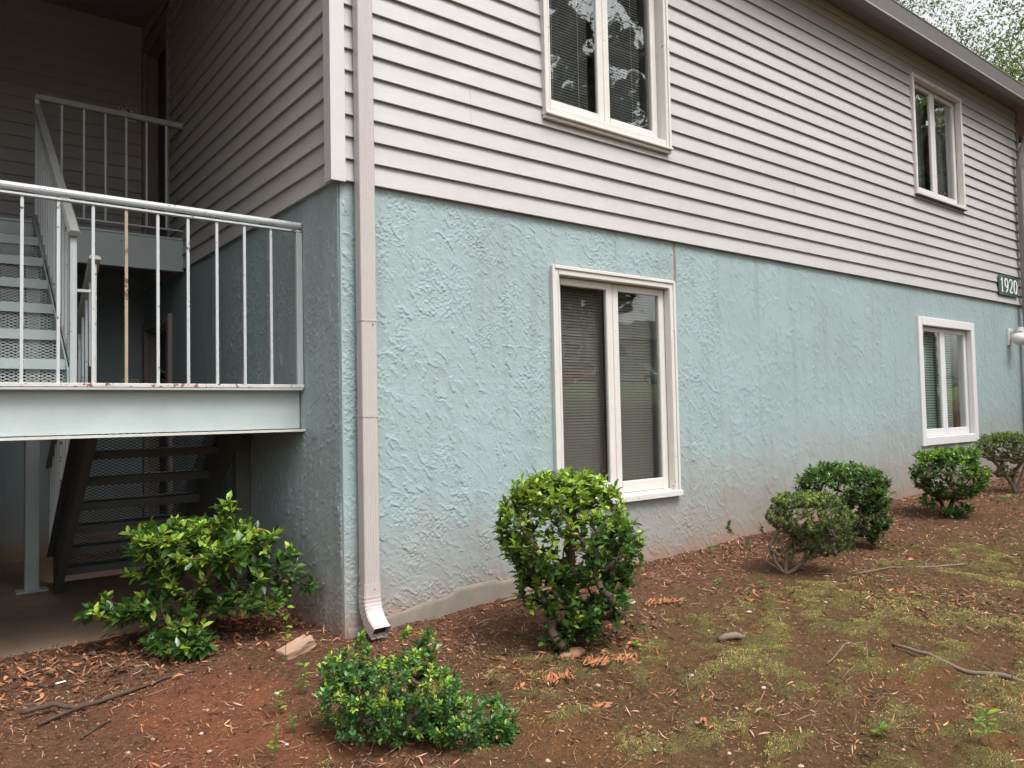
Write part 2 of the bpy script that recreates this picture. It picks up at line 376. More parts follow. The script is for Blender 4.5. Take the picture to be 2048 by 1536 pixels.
# ------------------------------------------------------------------ ground
WX = [-3, -1, 0, .62, 1.07, 2.48, 3.6, 5.3, 6.6, 9.8, 20, 60]; WZ = [.03, .05, .10, .124, .155, .198, .245, .27, .343, .367, .5, .6]
def gh(x, y, detail=True):
    x = np.asarray(x, float); y = np.asarray(y, float)
    z = np.interp(x, WX, WZ) - .045*np.clip(-y, 0, 5)
    z = z + .150*np.clip(-y-5.5, 0, 7.5) + .125*np.clip(-y-13, 0, 10)
    z = z - .16*sstep(1.12, 1.26, y)*(x < .02)
    if detail:
        k = 1-sstep(.9, 1.2, y)*(x < 0)
        z = z + ((fbm(x*1.1, y*1.1, 3, 3)-.5)*.055*sstep(.0, .5, -y+.2) + (fbm(x*5, y*5, 5, 4)-.5)*.030 + (fbm(x*22, y*22, 9, 3)-.5)*.012)*k
    return z
def mossf(x, y):
    m = fbm(x*1.3+3, y*1.3, 21, 2)*.12+fbm(x*6, y*8, 31, 3)*.68+fbm(x*22, y*26, 41, 2)*.20
    area = sstep(-.35, .5, x)*(1-sstep(-1.05, -.40, y+.10*x))*(1-sstep(4.6, 6.5, x)) + .55*(sstep(-1.4, -.9, x)*(1-sstep(-.7, -.3, y))*(1-sstep(-.2, .3, x)))
    return m*1.0+(np.clip(area, 0, 1)-1)*.35
xs = np.concatenate([np.linspace(-70, -8, 14), np.arange(-7, -2.2, .25), np.arange(-2.2, 4.6, .02), np.arange(4.6, 11, .06), np.linspace(11.2, 20, 25), np.linspace(22, 120, 22)])
ys = np.concatenate([np.linspace(-120, -26, 20), np.arange(-25, -4, .35), np.arange(-4, -3.0, .06), np.arange(-3.0, 1.4, .02), np.linspace(1.6, 12, 12), np.linspace(14, 140, 14)])
GX, GY = np.meshgrid(xs, ys); nx, ny = len(xs), len(ys); Zg = gh(GX, GY)
idx = np.arange(nx*ny).reshape(ny, nx)
F = np.c_[idx[:-1, :-1].ravel(), idx[:-1, 1:].ravel(), idx[1:, 1:].ravel(), idx[1:, :-1].ravel()]
mo = np.clip((mossf(GX, GY)-.40)*4, 0, 1)
Zg = Zg + mo*.026
cl = fbm(GX*1.3, GY*1.3, 51, 4)
clay = np.clip((cl-.52)*2.6 + .45*(1-sstep(-1.0, .2, GX))*(1-sstep(-.1, .5, GY)) + .25*(1-sstep(-2.2, -1.3, GY))*(1-sstep(.6, 1.8, GX)) - .55*sstep(2.2, 4, GX), 0, 1)
clay *= (1-.7*np.exp(-((GX+.6)**2+(GY-.6)**2)/.3))
film = np.clip(sstep(-.45, .4, GX)*(1-sstep(-1.0, -.35, GY+.10*GX))*(1-sstep(4.6, 6.5, GX))*1.05+.5*(1-sstep(-.8, -.4, GY))*sstep(-1.3, -.9, GX)+(fbm(GX*2.6, GY*2.6, 55, 3)-.5)*2.2, 0, 1)
grassy = sstep(13.5, 14.5, -GY)
ground = npmesh('ground', np.c_[GX.ravel(), GY.ravel(), Zg.ravel()], F, M['ground'], smooth=True,
                attrs={'moss': mo.ravel()*np.clip((mo.ravel()-.1)*1.6, 0, 1), 'clay': clay.ravel(), 'film': film.ravel(), 'grassy': grassy.ravel()})
tag(ground, kind='structure')
def gz(x, y): return float(gh(x, y)) + .026*float(np.clip((mossf(np.float64(x), np.float64(y))-.40)*4, 0, 1))
# concrete slab under the stairs
s = MB(); s.cbox(-2.4, -.002, 1.17, 4.63, -.25, .03, .012); tag(s.build('pavement', M['concrete']), kind='structure')
# parking lot behind the camera (seen in the window reflections)
s = MB(); s.box(-40, 90, -48, -23.5, 1.9, 2.62); tag(s.build('parking_lot', M['asphalt']), kind='structure')

# ------------------------------------------------------------------ building
ZS, ZT = 2.65, 5.35
bld = thing('apartment_building', 'two storey apartment building with grey lap siding above pale blue stucco', 'building')
WIN = {'w1': (1.552, 2.811, .700, 2.328), 'w2': (6.944, 8.432, .869, 2.321), 'u1': (1.500, 2.785, 3.376, 5.02), 'u2': (6.982, 8.278, 3.704, 5.087)}
BX1 = 10.13
# stucco lower walls, cut round the windows and the lower door
def cellwall(mb, cuts_a, cuts_z, holes, put):
    for i in range(len(cuts_a)-1):
        for j in range(len(cuts_z)-1):
            a = (cuts_a[i]+cuts_a[i+1])/2; z = (cuts_z[j]+cuts_z[j+1])/2
            if any(h[0] < a < h[1] and h[2] < z < h[3] for h in holes): continue
            put(cuts_a[i], cuts_a[i+1], cuts_z[j], cuts_z[j+1])
def hole(k, m): a = WIN[k]; return (a[0]+m, a[1]-m, a[2]+(m if k != 'w1' else -.005), a[3]-m)
s = MB(); h1, h2 = hole('w1', .045), hole('w2', .06)
cellwall(s, sorted([.2, BX1, h1[0], h1[1], h2[0], h2[1]]), sorted([-.4, 2.70, h1[2], h1[3], h2[2], h2[3]]), [h1, h2], lambda a, b, c, d: s.box(a, b, 0, .2, c, d))
s.prism([(.2, 0.), (.018, 0.), (.006, .005), (0., .018), (0., .2), (.2, .2)][::-1], 2, -.4, 2.70)
s.build('stucco_wall', M['stucco'], bld)
DOORL = (3.63, 4.50, .03, 2.24); DOORU = (3.63, 4.52, 2.92, 5.14)
s = MB(); cellwall(s, [.2, DOORL[0], DOORL[1], 4.63], [-.4, DOORL[3], 2.70], [(DOORL[0], DOORL[1], -1, DOORL[3])], lambda a, b, c, d: s.box(0, .2, a, b, c, d))
s.build('stucco_wall', M['stucco'], bld)
s = MB(); s.box(-2.6, .2, 4.63, 4.83, -.4, 2.9); s.build('stucco_wall', M['stucco'], bld)
s = MB(); s.box(-2.6, -2.4, .0, 4.63, -.4, 2.7); s.box(-8, -2.6, 0, .2, -.4, 2.7); s.build('stucco_wall', M['stucco'], bld)
# upper wall cores behind the siding
s = MB(); u1, u2 = hole('u1', .045), hole('u2', .045)
cellwall(s, sorted([.0, BX1, u1[0], u1[1], u2[0], u2[1]]), sorted([2.72, 5.45, u1[2], u1[3], u2[2], u2[3]]), [u1, u2], lambda a, b, c, d: s.box(a, b, 0.012, .2, c, d))
cellwall(s, [.2, DOORU[0], DOORU[1], 4.63], [2.72, DOORU[3], 5.45], [(DOORU[0], DOORU[1], -1, DOORU[3])], lambda a, b, c, d: s.box(0.012, .2, a, b, c, d))
s.box(-2.6, .2, 4.64, 4.83, 2.91, 5.45); s.box(-2.6, -2.41, .0, 4.63, 2.72, 5.45); s.box(-8, -2.6, .01, .2, 2.72, 5.45)
s.build('upper_wall', M['soffit'], bld)
s = MB(); s.box(BX1-.2, BX1-.001, .21, 9, -.4, 5.45); s.box(.21, BX1-.2, 8.8, 9, -.4, 5.45); s.build('end_wall', M['siding'], bld)
# hand-trowelled relief: thin raised flakes of stucco, built as real surface
def trowel_height(w_, h_, res, seed, dens=430, big=1.):
    rg = np.random.default_rng(seed); nx_, nz_ = int(w_/res)+1, int(h_/res)+1; xx = np.linspace(0, w_, nx_); zz = np.linspace(0, h_, nz_)
    X_, Z_ = np.meshgrid(xx, zz); H = np.zeros_like(X_); wob = fbm(X_*16, Z_*16, seed+5, 3)-.5; wob2 = fbm(X_*60, Z_*60, seed+9, 2)-.5
    for i in range(int(w_*h_*dens)):
        cx, cz = rg.uniform(0, w_), rg.uniform(0, h_); th = math.radians(rg.normal(-54, 15)+10*math.sin(cx*2.1+cz*1.7)); a_ = (.013+.060*rg.random()**1.6)*big; b_ = a_*rg.uniform(.16, .52); T_ = rg.uniform(.0015, .0050)*min(1, .4+b_/.018)
        i0, i1 = max(int((cx-1.5*a_)/res), 0), min(int((cx+1.5*a_)/res)+1, nx_); j0, j1 = max(int((cz-1.5*a_)/res), 0), min(int((cz+1.5*a_)/res)+1, nz_)
        if i1-i0 < 2 or j1-j0 < 2: continue
        dx = X_[j0:j1, i0:i1]-cx; dz = Z_[j0:j1, i0:i1]-cz; c_, s_ = math.cos(th), math.sin(th); u_ = dx*c_+dz*s_; v_ = -dx*s_+dz*c_
        v_ = v_+.25*u_*u_/a_*rg.choice((-1, 1)); r_ = np.sqrt((u_/a_)**2+(v_/b_)**2)+wob[j0:j1, i0:i1]*1.5+wob2[j0:j1, i0:i1]*1.1
        side = -1 if rg.random() < .68 else 1
        ramp = np.clip(.42+.75*side*v_/b_, 0, 1.1); con = (1-sstep(.93, 1.0, r_))*ramp*T_
        P_ = H[j0:j1, i0:i1]; H[j0:j1, i0:i1] = np.maximum(P_*.82, con+P_*.30*(con > 0)) if i % 3 else np.where(con > 0, np.maximum(P_, con), P_)
    return xx, zz, H+(fbm(X_*3, Z_*3, seed+1, 3)-.5)*.006+(fbm(X_*30, Z_*30, seed+2, 2)-.5)*.0010+sstep(.50, .62, fbm(X_*5, Z_*5, seed+3, 3))*sstep(.5, .6, fbm(X_*75, Z_*75, seed+4, 2))*.0022
def relief(axis, a0, a1, z0, z1, res, seed, holes=(), dens=430, big=1., flip=False):
    xx, zz, H = trowel_height(a1-a0, z1-z0, res, seed, dens, big); nx_, nz_ = len(xx), len(zz); X_, Z_ = np.meshgrid(xx+a0, zz+z0)
    Yv = -.0006-H-.0015
    if axis == 'x' and a0 < .05: Yv = Yv*sstep(0, .012, X_-a0)
    if axis == 'y' and a0 < .05: Yv = Yv*sstep(0, .012, X_-a0)
    V = np.c_[X_.ravel(), Yv.ravel(), Z_.ravel()] if axis == 'x' else np.c_[Yv.ravel(), X_.ravel(), Z_.ravel()]
    id_ = np.arange(nx_*nz_).reshape(nz_, nx_); F_ = np.c_[id_[:-1, :-1].ravel(), id_[:-1, 1:].ravel(), id_[1:, 1:].ravel(), id_[1:, :-1].ravel()]
    cxx = (X_[:-1, :-1]+X_[1:, 1:]).ravel()/2; czz = (Z_[:-1, :-1]+Z_[1:, 1:]).ravel()/2; keep = np.ones(len(F_), bool)
    for h in holes: keep &= ~((cxx > h[0]) & (cxx < h[1]) & (czz > h[2]) & (czz < h[3]))
    F_ = F_[keep]
    if axis == 'y': F_ = F_[:, ::-1]
    npmesh('stucco_wall', V, F_, M['stucco'], bld, smooth=True)
relief('x', .006, 2.2, .02, 2.66, .0038, 301, [h1], 850)
relief('x', 2.2, 3.4, .02, 2.66, .0055, 305, [h1], 750)
relief('x', 3.4, BX1, .15, 2.66, .0110, 302, [h2], 300, 1.25)
relief('y', .006, 1.9, -.02, 2.66, .0055, 303, (), 650)
relief('y', 1.9, 3.55, .03, 2.66, .0120, 304, (), 260, 1.2)
# footing lip at the base of the front wall
n = 150; fx = np.linspace(.02, 2.0, n); vs = []; fs = []
for i, x in enumerate(fx):
    g = float(np.interp(x, WX, WZ)); top = g+.045+.07*math.exp(-((x-.9)/.5)**2)+.018*(float(fbm(x*9, 1., 4))-.5)*2; dp = -.007-.008*float(fbm(x*14, 3., 8))
    dp *= 1-float(sstep(1.6, 2.0, x))
    vs += [(x, dp-.004, -.3), (x, dp-.002, top-.02), (x, dp*.5-.004, top), (x, .002, top+.012)]
    if i: fs += [(4*i-4+k, 4*i+k, 4*i+k+1, 4*i-4+k+1) for k in range(3)]
MB().add(vs, fs).build('footing', M['footing'], bld, True)
# control joint by the near window
s = MB(); s.cbox(2.832, 2.842, -.003, .004, 2.34, 2.64, .001); s.cbox(2.77, 2.779, -.003, .004, .1, .66, .001); s.build('control_joint', M['stucco'], bld)

s = MB(); s.cbox(2.846, 2.872, -.0075, .004, 2.335, 2.645, .003); s.build('mortar_patch', M['footing'], bld)

# siding boards
EXP = .12705; NB = 21
def board_front(x0, x1, z, h=EXP, parent=bld):
    s = MB(); y = -.028
    j = random.uniform(-.0012, .0012)
    pr = [(y+.022, z+.004), (y-.003+j, z), (y-.0045+j, z+.0035), (y-.003+j, z+.010), (y+.0155, z+h+.006), (y+.024, z+h+.006)]
    s.prism(pr[::-1], 0, x0, x1); return s.build('siding_board', M['siding'], parent)
def board_part(x0, x1, z, za, zb):
    y = -.028; f = lambda q: y-.003+(q-z-.010)/(EXP-.004)*.0185
    if za <= z+.001: pr = [(y+.022, z+.004), (y-.003, z), (y-.0045, z+.0035), (y-.003, z+.010), (max(f(zb), y-.003), max(zb, z+.011)), (y+.024, max(zb, z+.011))]
    else: pr = [(y+.024, za), (f(za), za), (f(zb), zb), (y+.024, zb)]
    s = MB(); s.prism(pr[::-1], 0, x0, x1); return s.build('siding_board', M['siding'], bld)
def segs(x0, x1, z, holes):
    out = [(x0, x1)]
    for h in holes:
        if z+EXP > h[2]+.01 and z < h[3]-.01:
            out = [q for (a, b) in out for q in ([(a, b)] if b <= h[0] or a >= h[1] else [(a, h[0]), (h[1], b)])]
    return [(a, b) for a, b in out if b-a > .02]
cu = [(WIN[k][0]+.004, WIN[k][1]-.004, WIN[k][2], WIN[k][3]) for k in ('u1', 'u2')]
for k in range(NB-1):
    z = ZS+k*EXP
    for h in cu:
        if z+EXP > h[2]+.01 and z < h[2]: board_part(h[0], h[1], z, z, h[2]-.003)
        if z < h[3]-.01 and z+EXP > h[3]: board_part(h[0], h[1], z, h[3]+.003, z+EXP+.006)
    off = [0, 2.1, .9, 3.0][k//2 % 4]
    for a, b in segs(.0, BX1, z, cu):
        cuts = [a]+[c for c in (off+3.66*q for q in range(4)) if a+.5 < c < b-.5]+[b]
        for q in range(len(cuts)-1): board_front(cuts[q], cuts[q+1]-.0012, z)
# frieze boards under the soffit
s = MB(); s.cbox(0, BX1, -.030, 0.01, ZS+(NB-1)*EXP+.004, 5.270, .004); s.cbox(0, BX1, -.038, -.0, 5.273, 5.347, .004); s.build('frieze_board', M['siding'], bld)
def board_side(y0, y1, z, x=-.028, back=False, flip=1):
    s = MB(); h = EXP; pr = [(x+.022, z+.004), (x-.003, z), (x-.0045, z+.0035), (x-.003, z+.010), (x+.0155, z+h+.006), (x+.024, z+h+.006)]
    s.prism(pr, 1, y0, y1); return s.build('siding_board', M['siding'], bld)
for k in range(22):
    z = ZS+k*EXP; h = min(EXP, 5.44-z)
    for a, b in segs(.0, 4.60, z, [(3.55, 4.61, 2.9, 5.23)]):
        cuts = [a]+([a+1.7+(k % 3)*.6] if b-a > 3 else [])+[b]
        for q in range(len(cuts)-1): board_side(cuts[q], cuts[q+1]-.0012, z)
for k in range(20):
    z = 2.925+k*EXP; s = MB(); y = 4.60
    s.prism([(y+.022, z+.004), (y-.003, z), (y-.0045, z+.0035), (y-.003, z+.010), (y+.0155, z+EXP+.006), (y+.024, z+EXP+.006)][::-1], 0, -2.4, -.03)
    s.build('siding_board', M['siding'], bld)
# corner post
s = MB()
s.add([(-.066, -.046, ZS-.012), (.022, -.046, ZS-.012), (.022, -.034, ZS-.012), (-.054, -.034, ZS-.012), (-.054, .042, ZS-.012), (-.066, .042, ZS-.012),
       (-.066, -.046, 5.35), (.022, -.046, 5.35), (.022, -.034, 5.35), (-.054, -.034, 5.35), (-.054, .042, 5.35), (-.066, .042, 5.35)],
      [(5, 4, 3, 2, 1, 0), (6, 7, 8, 9, 10, 11)]+[(k, (k+1) % 6, (k+1) % 6+6, k+6) for k in range(6)])
s.box(-.0535, .0, -.0335, .0, ZS+.002, 5.349); s.build('corner_trim', M['corner'], bld)
# starter strip shadow gap under siding
s = MB(); s.box(0, BX1, -.024, -.001, ZS+.012, ZS+.03); s.box(-.024, -.001, .0, 4.6, ZS+.012, ZS+.03); s.build('starter_strip', M['soffit'], bld)
s = MB(); s.cbox(BX1-.035, BX1+.012, -.045, .02, ZS-.01, 5.35, .004); s.build('corner_trim', M['gutter'], bld)
# eave: soffit, fascia, gutter, roof
s = MB(); s.box(-8, 13.5, -.235, .30, 5.350, 5.362); s.build('soffit', M['soffit'], bld)
s = MB(); s.cbox(-8, 13.5, -.262, -.236, 5.288, 5.44, .003); s.build('fascia', M['gutter'], bld)
s = MB(); g = [(-.264, 5.284), (-.334, 5.284), (-.340, 5.290), (-.366, 5.425), (-.372, 5.430), (-.372, 5.440), (-.358, 5.440), (-.358, 5.426), (-.334, 5.294), (-.264, 5.292)]
s.prism(g[::-1], 0, -8, 6.35); s.prism(g[::-1], 0, 6.353, 13.5); gt = s.build('gutter', M['gutter'], bld)
s = MB(); s.box(-8, 13.5, -.344, -.332, 5.2755, 5.2835); s.build('gutter_lip', M['corner'], gt)
s = MB(); s.add([(-8, -.33, 5.446), (13.5, -.33, 5.446), (13.5, 5, 7.3), (-8, 5, 7.3), (-8, -.33, 5.456), (13.5, -.33, 5.456), (13.5, 5, 7.36), (-8, 5, 7.36)],
      [(3, 2, 1, 0), (4, 5, 6, 7), (0, 1, 5, 4), (1, 2, 6, 5), (2, 3, 7, 6), (3, 0, 4, 7)]); s.build('roof', M['farroof'], bld)
s = MB(); s.box(-2.4, .0, .31, 4.63, 5.45, 5.47); s.build('porch_ceiling', M['ceiling'], bld)

# doors in the side wall
def door(D, plate_col, name='door'):
    y0, y1, z0, z1 = D; s = MB(); x = -.040
    s.cbox(x, .004, y0-.075, y0-.0, z0, z1+.075, .004); s.cbox(x, .004, y1, y1+.075, z0, z1+.075, .004); s.cbox(x, .004, y0+.001, y1-.001, z1, z1+.075, .004)
    s.box(.005, .13, y1-.025, y1-.001, z0, z1); s.box(.005, .13, y0+.001, y0+.025, z0, z1); s.box(.005, .13, y0+.026, y1-.026, z1-.025, z1-.001)
    f = s.build(name, M['doortrim'], bld)
    s = MB(); s.box(.10, .14, y0+.026, y1-.026, z0+.01, z1-.026)
    for a, b in ((.10, .40), (.50, .80)):
        for c, d in ((.06, .30), (.36, .66), (.72, .92)):
            Y0 = y0+.026+(y1-y0-.05)*a; Y1 = y0+.026+(y1-y0-.05)*b; Z0 = z0+(z1-z0)*c; Z1 = z0+(z1-z0)*d
            s.cbox(.092, .0995, Y0, Y1, Z0, Z1, .003)
    s.build('door_leaf', M['door'], f)
    s = MB(); s.tube([(.10, y0+.10, z0+.95), (.04, y0+.10, z0+.95)], [.012, .012], 8); s.tube([(.055, y0+.10, z0+.95), (.045, y0+.10, z0+.95), (.02, y0+.10, z0+.95)], [.015, .028, .018], 10)
    s.build('handle', M['darksteel'], f); return f
door(DOORU, None); door(DOORL, None)
s = MB(); s.cbox(-.035, .0, 4.585, 4.60, 2.92, 5.45, .003); s.build('corner_trim', M['doortrim'], bld)

# windows
def window(k, yf, cw, style, sill, rc=.055):
    x0, x1, z0, z1 = WIN[k]; pr = .030
    s = MB(); yo = yf-pr
    zb = z0+(0 if style != 'sill' else .0)
    s.cbox(x0, x0+cw, yo, yf+.03, z0, z1, .005); s.cbox(x1-cw, x1, yo, yf+.03, z0, z1, .005)
    s.cbox(x0+cw+.0005, x1-cw-.0005, yo, yf+.03, z1-cw, z1, .005)
    if sill != 'proj': s.cbox(x0+cw+.0005, x1-cw-.0005, yo, yf+.03, z0, z0+cw, .005)
    if style == 'mould':      # stepped brick mould: raised outer bead
        s.cbox(x0-.006, x0+.018, yo-.010, yo-.0005, z0, z1+.006, .004); s.cbox(x1-.018, x1+.006, yo-.010, yo-.0005, z0, z1+.006, .004); s.cbox(x0+.019, x1-.019, yo-.010, yo-.0005, z1-.018, z1+.006, .004)
        s.cbox(x0+cw-.012, x0+cw-.001, yo-.004, yo-.0005, z0, z1-cw, .002); s.cbox(x1-cw+.001, x1-cw+.012, yo-.004, yo-.0005, z0, z1-cw, .002)
    m = M['vinyl'] if style == 'flat' else M['trim']
    w = s.build('window', m, bld)
    i0, i1, j0, j1 = x0+cw, x1-cw, z0+(cw if sill != 'proj' else .02), z1-cw
    # jamb liner
    s = MB(); yj0, yj1 = yf+.031, yf+.14
    s.box(i0-.014, i0-.001, yj0, yj1, j0, j1); s.box(i1+.001, i1+.014, yj0, yj1, j0, j1); s.box(i0, i1, yj0, yj1, j1+.001, j1+.014); s.box(i0, i1, yj0, yj1, j0-.014, j0-.001)
    s.build('jamb', m, w)
    if sill == 'proj':
        s = MB(); s.add([(x0-.02, yf-.047, z0-.035), (x1+.02, yf-.047, z0-.035), (x1+.02, yf+.03, z0-.035), (x0-.02, yf+.03, z0-.035), (x0-.02, yf-.047, z0+.002), (x1+.02, yf-.047, z0+.002), (x1+.02, yf+.03, z0+.019), (x0-.02, yf+.03, z0+.019)],
             [(0, 3, 2, 1), (4, 5, 6, 7), (0, 1, 5, 4), (1, 2, 6, 5), (2, 3, 7, 6), (3, 0, 4, 7)]); s.build('sill', m, w)
    elif sill == 'bead':
        s = MB(); s.cbox(x0-.01, x1+.01, yf-.050, yf-.0005, z0-.022, z0-.001, .005); s.cbox(x0-.004, x1+.004, yf-.030, yf-.0005, z0-.045, z0-.0225, .004); s.build('sill', m, w)
    elif sill == 'thin':
        s = MB(); s.cbox(x0-.006, x1+.006, yf-.040, yf-.0005, z0-.012, z0-.001, .003); s.build('sill', M['darksteel'], w)
    mid = (i0+i1)/2; st = .058; ys_ = yf+rc
    br = .085
    for q, (a, b) in enumerate(((i0+.002, mid-.004), (mid+.004, i1-.002))):
        s = MB(); ya = ys_-.004*(q == 0); t = st
        s.cbox(a, a+t, ya, ya+.035, j0+.001, j1-.004, .004); s.cbox(b-t, b, ya, ya+.035, j0+.001, j1-.004, .004)
        s.cbox(a+t+.0004, b-t-.0004, ya, ya+.035, j1-.004-t*.9, j1-.004, .004); s.cbox(a+t+.0004, b-t-.0004, ya, ya+.035, j0+.001, j0+br, .004)
        sash = s.build('sash', m, w)
        s = MB(); s.box(a+t-.006, b-t+.006, ya+.014, ya+.018, j0+br-.006, j1-t*.9+.002); s.build('pane', M['glass'], w)
    # mullion cover
    s = MB(); s.cbox(mid-.0035, mid+.0035, ys_+.006, ys_+.03, j0+.001, j1-.002, .001); s.build('mullion', m, w)
    # blind or curtain
    s = MB(); yb = yf+.135
    if k == 'u2':
        n = 90; vs = []; fs = []
        for i in range(n+1):
            x = i0+(i1-i0)*i/n; yy = yb+.05+.018*math.sin(i*1.1)+.01*math.sin(i*.37+1)
            if mid+.05 < x < mid+.25: yy += .0
            vs += [(x, yy, j0+.01), (x, yy+.004, j1)]
            if i and not (.53 < i/n < .70): fs.append((2*i-2, 2*i, 2*i+1, 2*i-1))
        s.add(vs, fs); s.build('curtain', M['curtain'], w, True)
    else:
        bm = {'w1': M['blind_grey'], 'w2': M['blind_green'], 'u1': M['blind_dark']}[k]
        sp = .0213 if k != 'w2' else .030; b0, b1 = (i0+.03, i1-.05) if k != 'u1' else (i0+.03, i1-.11)
        parts = [(b0, mid-.004), (mid+.01, b1)] if k != 'w2' else [(b0, mid-.01), (mid+.01, b1-.17)]
        if k == 'u1': parts = [(b0, mid-.085), (mid+.01, b1)]
        for (a, b) in parts:
            z = j0+.035; hw = .0105 if k != 'w2' else .0125
            while z < j1:
                dy, dz = hw*.38, hw*.92; jj = random.uniform(-.0008, .0008)
                s.add([(a, yb-dy+jj, z-dz), (b, yb-dy-jj, z-dz), (b, yb, z+.001), (a, yb, z+.001), (b, yb+dy, z+dz), (a, yb+dy, z+dz)], [(0, 1, 2, 3), (3, 2, 4, 5)])
                z += sp
        tag(s.build('blind', bm, w), kind='stuff')
        s = MB()
        for (a, b) in parts:
            for f in ((.25, .78) if k == 'u1' else (.2, .8)):
                xx = a+(b-a)*f; s.tube([(xx, yb-.016, j0+.02), (xx, yb-.016, j1)], .0012, 4)
            s.cbox(a, b, yb-.012, yb+.012, j0+.008, j0+.022, .003)
        s.build('blind_cord', M['vinyl'] if k == 'u1' else bm, w)
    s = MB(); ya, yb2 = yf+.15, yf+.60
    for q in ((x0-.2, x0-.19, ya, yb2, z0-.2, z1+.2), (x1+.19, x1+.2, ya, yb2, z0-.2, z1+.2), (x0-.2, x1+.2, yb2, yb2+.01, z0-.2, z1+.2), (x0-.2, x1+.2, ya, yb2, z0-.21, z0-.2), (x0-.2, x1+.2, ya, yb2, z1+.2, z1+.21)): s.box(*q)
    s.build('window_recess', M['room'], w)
    return w
window('w1', 0., .058, 'mould', 'proj', .028)
window('w2', 0., .095, 'flat', 'none', .040)
window('u1', -.030, .050, 'mould', 'bead', .050)
window('u2', -.030, .040, 'plain', 'thin', .050)

# downspouts
def spout_profile(x0, x1, yb, yf_, z):
    """rectangular pipe with shallow flutes on the front"""
    p = [(x0+.004, yb), (x0, yb-.004), (x0, yf_+.010), (x0+.002, yf_+.004), (x0+.008, yf_)]
    n = 5; wv = (x1-x0-.016)/n
    for i in range(n):
        a = x0+.008+wv*i; p += [(a+wv*.62, yf_), (a+wv*.74, yf_+.0012), (a+wv*.90, yf_+.0012), (a+wv, yf_)] if i < n-1 else [(a+wv, yf_)]
    p += [(x1-.002, yf_+.004), (x1, yf_+.010), (x1, yb-.004), (x1-.004, yb)]
    return p
s = MB()
X0, X1 = .074, .170
s.prism(spout_profile(X0, X1, -.045, -.112, 0), 2, 1.335, 5.2); s.prism(spout_profile(X0-.001, X1-.0015, -.043, -.1135, 0), 2, .385, 1.334)
ds = s.build('downspout', M['spout'], bld)
s = MB()
s.prism(spout_profile(X0-.002, X1+.002, -.041, -.1145, 0), 2, 1.853, 1.862); s.prism(spout_profile(X0-.003, X1+.002, -.041, -.116, 0), 2, 1.318, 1.338); s.build('seam', M['spout'], ds)
s = MB()
for x, z in ((.142, 1.835), (.130, .372)): s.tube([(x, -.112, z), (x, -.1185, z)], [.0035, .0028], 8)
s.build('screw', M['black'], ds)
# elbow: corrugated, kicks out away from the wall; one ring of section per crease
rings = []; NP = 24
for i in range(NP+1):
    t = i/NP
    if t < .38: c = Vector((.121, -.079, .400-.40*t*.30)); ang = 0
    a = 0 if t < .25 else min((t-.25)/.55, 1)*math.radians(58)
    rings.append(a)
pos = Vector((.121, -.079, .405)); s = MB(); vs = []; fs = []; base = [(-.050, .036), (-.050, -.030), (-.044, -.036), (.044, -.036), (.050, -.030), (.050, .036), (.046, .040), (-.046, .040)]
for i, a in enumerate(rings):
    d = Vector((0, -math.sin(a), -math.cos(a))); nrm = Vector((0, -math.cos(a), math.sin(a)))
    k = 1+(.035 if (i % 2 == 0 and 5 < i < 20) else 0)
    for (px, py) in base: vs.append(pos+Vector((1, 0, 0))*px*k + nrm*(-py)*k)
    if i:
        n = len(base); fs += [((i-1)*n+q, (i-1)*n+(q+1) % n, i*n+(q+1) % n, i*n+q) for q in range(n)]
    pos = pos + d*(.0125)
s.add(vs, fs); s.add([(-1e3, 0, 0)]*0, [])
el = s.build('elbow', M['spout_old'], ds)
s = MB(); q0 = pos-d*.045; s.add([q0+Vector((1, 0, 0))*x_*.96+nrm*(-y_)*.94 for x_, y_ in base], [tuple(range(8))]); s.build('pipe_shade_cap', M['black'], ds)  # black cap stands in for the shade inside the pipe
so_ = el.modifiers.new('thick', 'SOLIDIFY'); so_.thickness = .002; so_.offset = 0
s = MB()
s.prism(spout_profile(9.93, 10.03, -.06, -.13, 0), 2, -.1, 4.55)
s.tube([(9.98, -.095, 4.54), (9.98, -.12, 4.72), (9.995, -.24, 5.05), (10.0, -.30, 5.28)], [.052, .05, .05, .05], 8)
s.prism(spout_profile(9.925, 10.035, -.058, -.133, 0), 2, 3.86, 3.90)
s.build('downspout', M['gutter'], bld)

# number sign 1920
def stroke(mb, pts, y, thick=.004):
    """pts: (x,z,width) ribbon extruded in y"""
    n = len(pts); L = []; R_ = []
    for i in range(n):
        a = pts[max(i-1, 0)]; b = pts[min(i+1, n-1)]; dx, dz = b[0]-a[0], b[1]-a[1]; l = math.hypot(dx, dz) or 1; nx_, nz_ = -dz/l, dx/l; w_ = pts[i][2]/2
        L.append((pts[i][0]+nx_*w_, pts[i][1]+nz_*w_)); R_.append((pts[i][0]-nx_*w_, pts[i][1]-nz_*w_))
    vs = []; fs = []
    for i in range(n): vs += [(L[i][0], y-thick, L[i][1]), (R_[i][0], y-thick, R_[i][1]), (L[i][0], y, L[i][1]), (R_[i][0], y, R_[i][1])]
    for i in range(n-1): a = 4*i; b = a+4; fs += [(a, b, b+1, a+1), (a+2, a+3, b+3, b+2), (a, a+2, b+2, b), (a+1, b+1, b+3, a+3)]
    mb.add(vs, fs)
